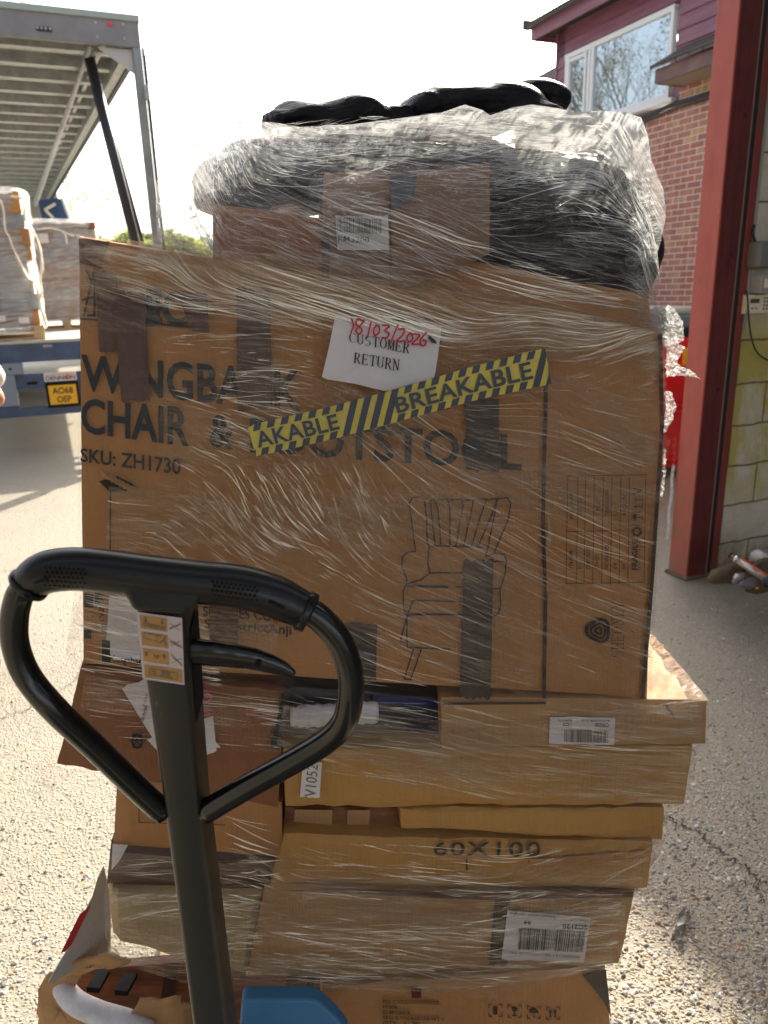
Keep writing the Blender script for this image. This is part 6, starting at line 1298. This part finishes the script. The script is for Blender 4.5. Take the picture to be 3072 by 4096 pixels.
# return notice (paper) and hazard tape, each stuck on the carton
def curved(parent, name, outline, m, off): 
    c = np.mean(outline, 0); V = [fs(*c, off-.004)]; n = len(outline)
    for k in (.5, 1): V += [fs(*(c+(np.array(p)-c)*k), off-.003*vn(p[0]/90., p[1]/60.)-(.003 if k == .5 else 0)) for p in outline]
    return link(name, V, [(0, 1+i, 1+(i+1) % n) for i in range(n)]+[(1+i, 1+n+i, 1+n+(i+1) % n, 1+(i+1) % n) for i in range(n)], m, parent, True)
ol = poly_at([(1342, 1258), (1560, 1282), (1766, 1312), (1752, 1420), (1736, 1522), (1650, 1535), (1545, 1566), (1420, 1535), (1286, 1514), (1318, 1380), (1342, 1258)], np.linspace(0, 1, 49)[:-1])
rl = curved(w1, 'return_notice', ol, PAPER, -.0300)
rt_ = Ink(-.0378); serif(rt_, 'CUSTOMER', [(1396, 1330), (1643, 1372), (1638, 1414), (1396, 1368)], .22, .10); serif(rt_, 'RETURN', [(1416, 1410), (1602, 1440), (1598, 1484), (1412, 1450)], .22, .10); rt_.build('printed_words', INK, rl)
hw = Ink(-.0388)
for L in ([(1406, 1275), (1414, 1302), (1404, 1330)], [(1452, 1284), (1432, 1276), (1424, 1296), (1448, 1318), (1438, 1336), (1424, 1322), (1452, 1290), (1456, 1280)], [(1484, 1290), (1470, 1350)], [(1505, 1300), (1494, 1322), (1500, 1342), (1516, 1330), (1516, 1306), (1505, 1300)],
          [(1530, 1300), (1558, 1304), (1540, 1322), (1556, 1334), (1546, 1352), (1528, 1350)], [(1592, 1300), (1562, 1372)], [(1594, 1318), (1616, 1316), (1612, 1338), (1586, 1366), (1622, 1362)], [(1640, 1332), (1628, 1350), (1636, 1368), (1650, 1356), (1646, 1336), (1640, 1332)],
          [(1650, 1336), (1678, 1338), (1668, 1356), (1648, 1376), (1676, 1376)], [(1706, 1330), (1684, 1356), (1682, 1378), (1698, 1382), (1704, 1364), (1690, 1362)]):
    hw.line([tuple(p) for p in curve(L, 4)] if len(L) > 2 else L, 7)
hw.build('handwritten_date', REDPEN, rl)
hz = Ink(-.0388); hz.poly([(1716, 1340), (1742, 1362), (1748, 1376), (1728, 1370), (1712, 1352)][::-1]); hz.build('smudge', INK, rl)
top = [(992, 1712), (1010, 1697), (1300, 1632), (1600, 1552), (1890, 1466), (2180, 1392)]; bot = [(1024, 1824), (1040, 1822), (1310, 1762), (1600, 1684), (1905, 1600), (2206, 1535)]
def tapept(u, v): a = poly_at(top, u); b = poly_at(bot, u); return b*(1-v)+a*v
TO = -.0390
def tstrip(parts, name, m, parent, off):                          # parts: polygons in tape (u, v)
    mb = MB()
    for pg in parts: mb.add([fs(*tapept(u, v), off-.0015*vn(u*14., 2.)) for u, v in pg], [list(range(len(pg)))])
    return mb.build(name, m, parent)
nseg = 40; ht = tstrip([[(i/nseg, 0), ((i+1)/nseg, 0), ((i+1)/nseg, 1), (i/nseg, 1)] for i in range(nseg)], 'hazard_tape', YEL, w1, TO)
st = []; sl2 = .055; rw = .21
def slant(u, v): return (min(1, max(0, u+sl2*v)), v)
k = -.03
while k < 1:
    full = .285 < k < .45 or k > .93
    for a, b in ([(0, 1)] if full else [(0, rw), (1-rw, 1)]):
        n2 = 4 if full else 1
        for j in range(n2):
            v0, v1 = a+(b-a)*j/n2, a+(b-a)*(j+1)/n2; st.append([slant(k, v0), slant(k+.024, v0), slant(k+.024, v1), slant(k, v1)])
    k += .046
tstrip(st, 'black_stripes', NAVY, ht, TO-.0012)
tm = MB()
for w_, u0, u1 in (('AKABLE', .015, .29), ('BREAKABLE', .485, .945)):
    tm = MB(); v, f = uvtext(w_, .02, 1.05); P = [fs(*tapept(u0+(u1-u0)*a, .26+.48*b), TO-.0030-.0015*vn((u0+(u1-u0)*a)*14., 2.)) for a, b in v]; tm.add(P, f); tm.build('warning_word', NAVY, ht)
# ================================================================== PERSON just inside the left edge (only an elbow and sleeve enter the picture)
def skinned(name, joints, edges, m, parent, sub=2):
    me = bpy.data.meshes.new('s'); me.from_pydata([j[:3] for j in joints], edges, []); o = bpy.data.objects.new('s', me); C.objects.link(o)
    md = o.modifiers.new('k', 'SKIN'); md.use_smooth_shade = True
    for i, j in enumerate(joints): sv_ = me.skin_vertices[0].data[i]; r_ = j[3]; sv_.radius = (r_, j[4] if len(j) > 4 else r_); sv_.use_root = (i == 0)
    s_ = o.modifiers.new('b', 'SUBSURF'); s_.levels = s_.render_levels = sub
    dg = bpy.context.evaluated_depsgraph_get(); m2 = bpy.data.meshes.new_from_object(o.evaluated_get(dg)); bpy.data.objects.remove(o)
    V = [v.co[:] for v in m2.vertices]; Fc = [list(p.vertices) for p in m2.polygons]; bpy.data.meshes.remove(m2); return link(name, V, Fc, m, parent, True)
def person():
    el = dp(4, 1602, 3.0)                                        # right elbow, its tip at the left edge of the picture
    X, Y = el[0]-.37, el[1]+.02; k = 1.03; hz = el[2]            # body axis left of the elbow
    sh = hz+.24; P = lambda x, y, z, r, r2=None: (X+x, Y+y, z, r, r2 or r)
    root = empty('person', (X, Y, 0), 'person in a white short sleeved top standing by the trailer at the left edge', 'person')
    skin = mat('skin', (.50, .27, .18), .5, Subsurface_Weight=.1); tee = mat('white_cotton', (.80, .80, .80), .8, build=noisy((.82, .82, .82), (.7, .7, .7), 6, .4, 14)); jean = mat('dark_trousers', (.03, .035, .05), .8); boot = mat('work_boots', (.04, .025, .015), .5); hair = mat('brown_hair', (.06, .03, .015), .6)
    J = [P(0, 0, .98, .10, .13), P(0, 0, 1.12, .09, .13), P(0, 0, sh-.10, .10, .15), P(0, 0, sh+.02, .06, .09), P(0, -.01, sh+.09, .05), P(0, -.02, sh+.17, .072, .075), P(0, -.015, sh+.26, .085, .078), P(0, -.01, sh+.33, .055, .05)]
    E_ = [(i, i+1) for i in range(7)]
    def arm(s_, ex, ey, hx, hy, hz_):
        b = len(J); J.extend([P(s_*.17, 0, sh-.01, .052), P(ex, ey, hz, .040), P((ex+hx)/2, (ey+hy)/2, (hz+hz_)/2, .034), P(hx, hy, hz_, .024)]); E_.extend([(3, b), (b, b+1), (b+1, b+2), (b+2, b+3)])
        d = np.array([hx-ex, hy-ey, hz_-hz]); d /= np.linalg.norm(d); w = np.cross(d, [0, 0, 1.]); w /= np.linalg.norm(w); h0 = np.array([hx, hy, hz_]); pb = len(J)
        q = h0+d*.05; J.append(P(*q, .030, .014)); E_.append((b+3, pb)); q = h0+d*.09; J.append(P(*q, .032, .013)); E_.append((pb, pb+1))
        for f, (o_, L) in enumerate(((-.028, .068), (-.010, .078), (.010, .074), (.027, .058))):
            f0 = h0+d*.095+w*o_; n2 = len(J); a1 = f0+d*L*.5+np.array([0, 0, -.006]); a2 = f0+d*L*.85+np.array([0, 0, -.024]); J.extend([P(*f0, .0095), P(*a1, .0085), P(*a2, .007)]); E_.extend([(pb+1, n2), (n2, n2+1), (n2+1, n2+2)])
        t0 = h0+d*.035-w*.026; n2 = len(J); J.extend([P(*(t0+d*.02-w*.018), .010), P(*(t0+d*.055-w*.024), .008)]); E_.extend([(pb, n2), (n2, n2+1)])
        return b
    arm(1, .37, -.02, .16, -.17, hz-.04); arm(-1, -.25, .02, -.17, -.2, hz-.10)
    for s_ in (-1, 1):
        b = len(J); J.extend([P(s_*.095, 0, .90, .085), P(s_*.11, -.01, .50, .055), P(s_*.115, .02, .10, .038), P(s_*.12, -.10, .045, .032), P(s_*.12, -.16, .035, .024)]); E_.extend([(0, b), (b, b+1), (b+1, b+2), (b+2, b+3), (b+3, b+4)])
    body = skinned('body', J, E_, skin, root)
    T = [P(0, 0, .93, .125, .165), P(0, 0, 1.10, .115, .155), P(0, 0, sh-.10, .122, .172), P(0, 0, sh+.035, .075, .12), P(.175, 0, sh-.005, .070), P(.385, -.015, hz+.05, .072), P(-.175, 0, sh-.005, .070), P(-.24, .01, hz+.06, .064)]
    skinned('top', T, [(0, 1), (1, 2), (2, 3), (3, 4), (4, 5), (3, 6), (6, 7)], tee, body)
    skinned('trousers', [P(0, 0, .97, .115, .15), P(.095, 0, .88, .10), P(.11, -.01, .50, .072), P(.115, .02, .10, .062), P(-.095, 0, .88, .10), P(-.11, -.01, .50, .072), P(-.115, .02, .10, .062)], [(0, 1), (1, 2), (2, 3), (0, 4), (4, 5), (5, 6)], jean, body)
    for s_ in (-1, 1): skinned('boot', [P(s_*.115, .03, .07, .055), P(s_*.118, -.05, .05, .048), P(s_*.12, -.17, .04, .036)], [(0, 1), (1, 2)], boot, body)
    skinned('hair', [P(0, .02, sh+.31, .088, .084), P(0, .045, sh+.24, .074, .08), P(0, .05, sh+.17, .05)], [(0, 1), (1, 2)], hair, body)
    skinned('nose', [P(0, -.10, sh+.235, .010), P(0, -.118, sh+.205, .013)], [(0, 1)], skin, body)
    for s_ in (-1, 1):
        MB().tube([(X+s_*.032, Y-.092, sh+.245), (X+s_*.032, Y-.102, sh+.245)], .009, 10).build('eye', HOLE, body, True); skinned('ear', [P(s_*.078, 0, sh+.235, .012), P(s_*.084, .005, sh+.205, .010)], [(0, 1)], skin, body)
    MB().tube([(X-.024, Y-.094, sh+.165), (X, Y-.100, sh+.163), (X+.024, Y-.094, sh+.165)], .005, 6).build('mouth', mat('lips', (.35, .12, .1), .5), body, True)
person()
for o in bpy.data.objects:
    for k in ('_b', '_y'):
        if k in o: del o[k]
    if o.get('group') == '': del o['group']
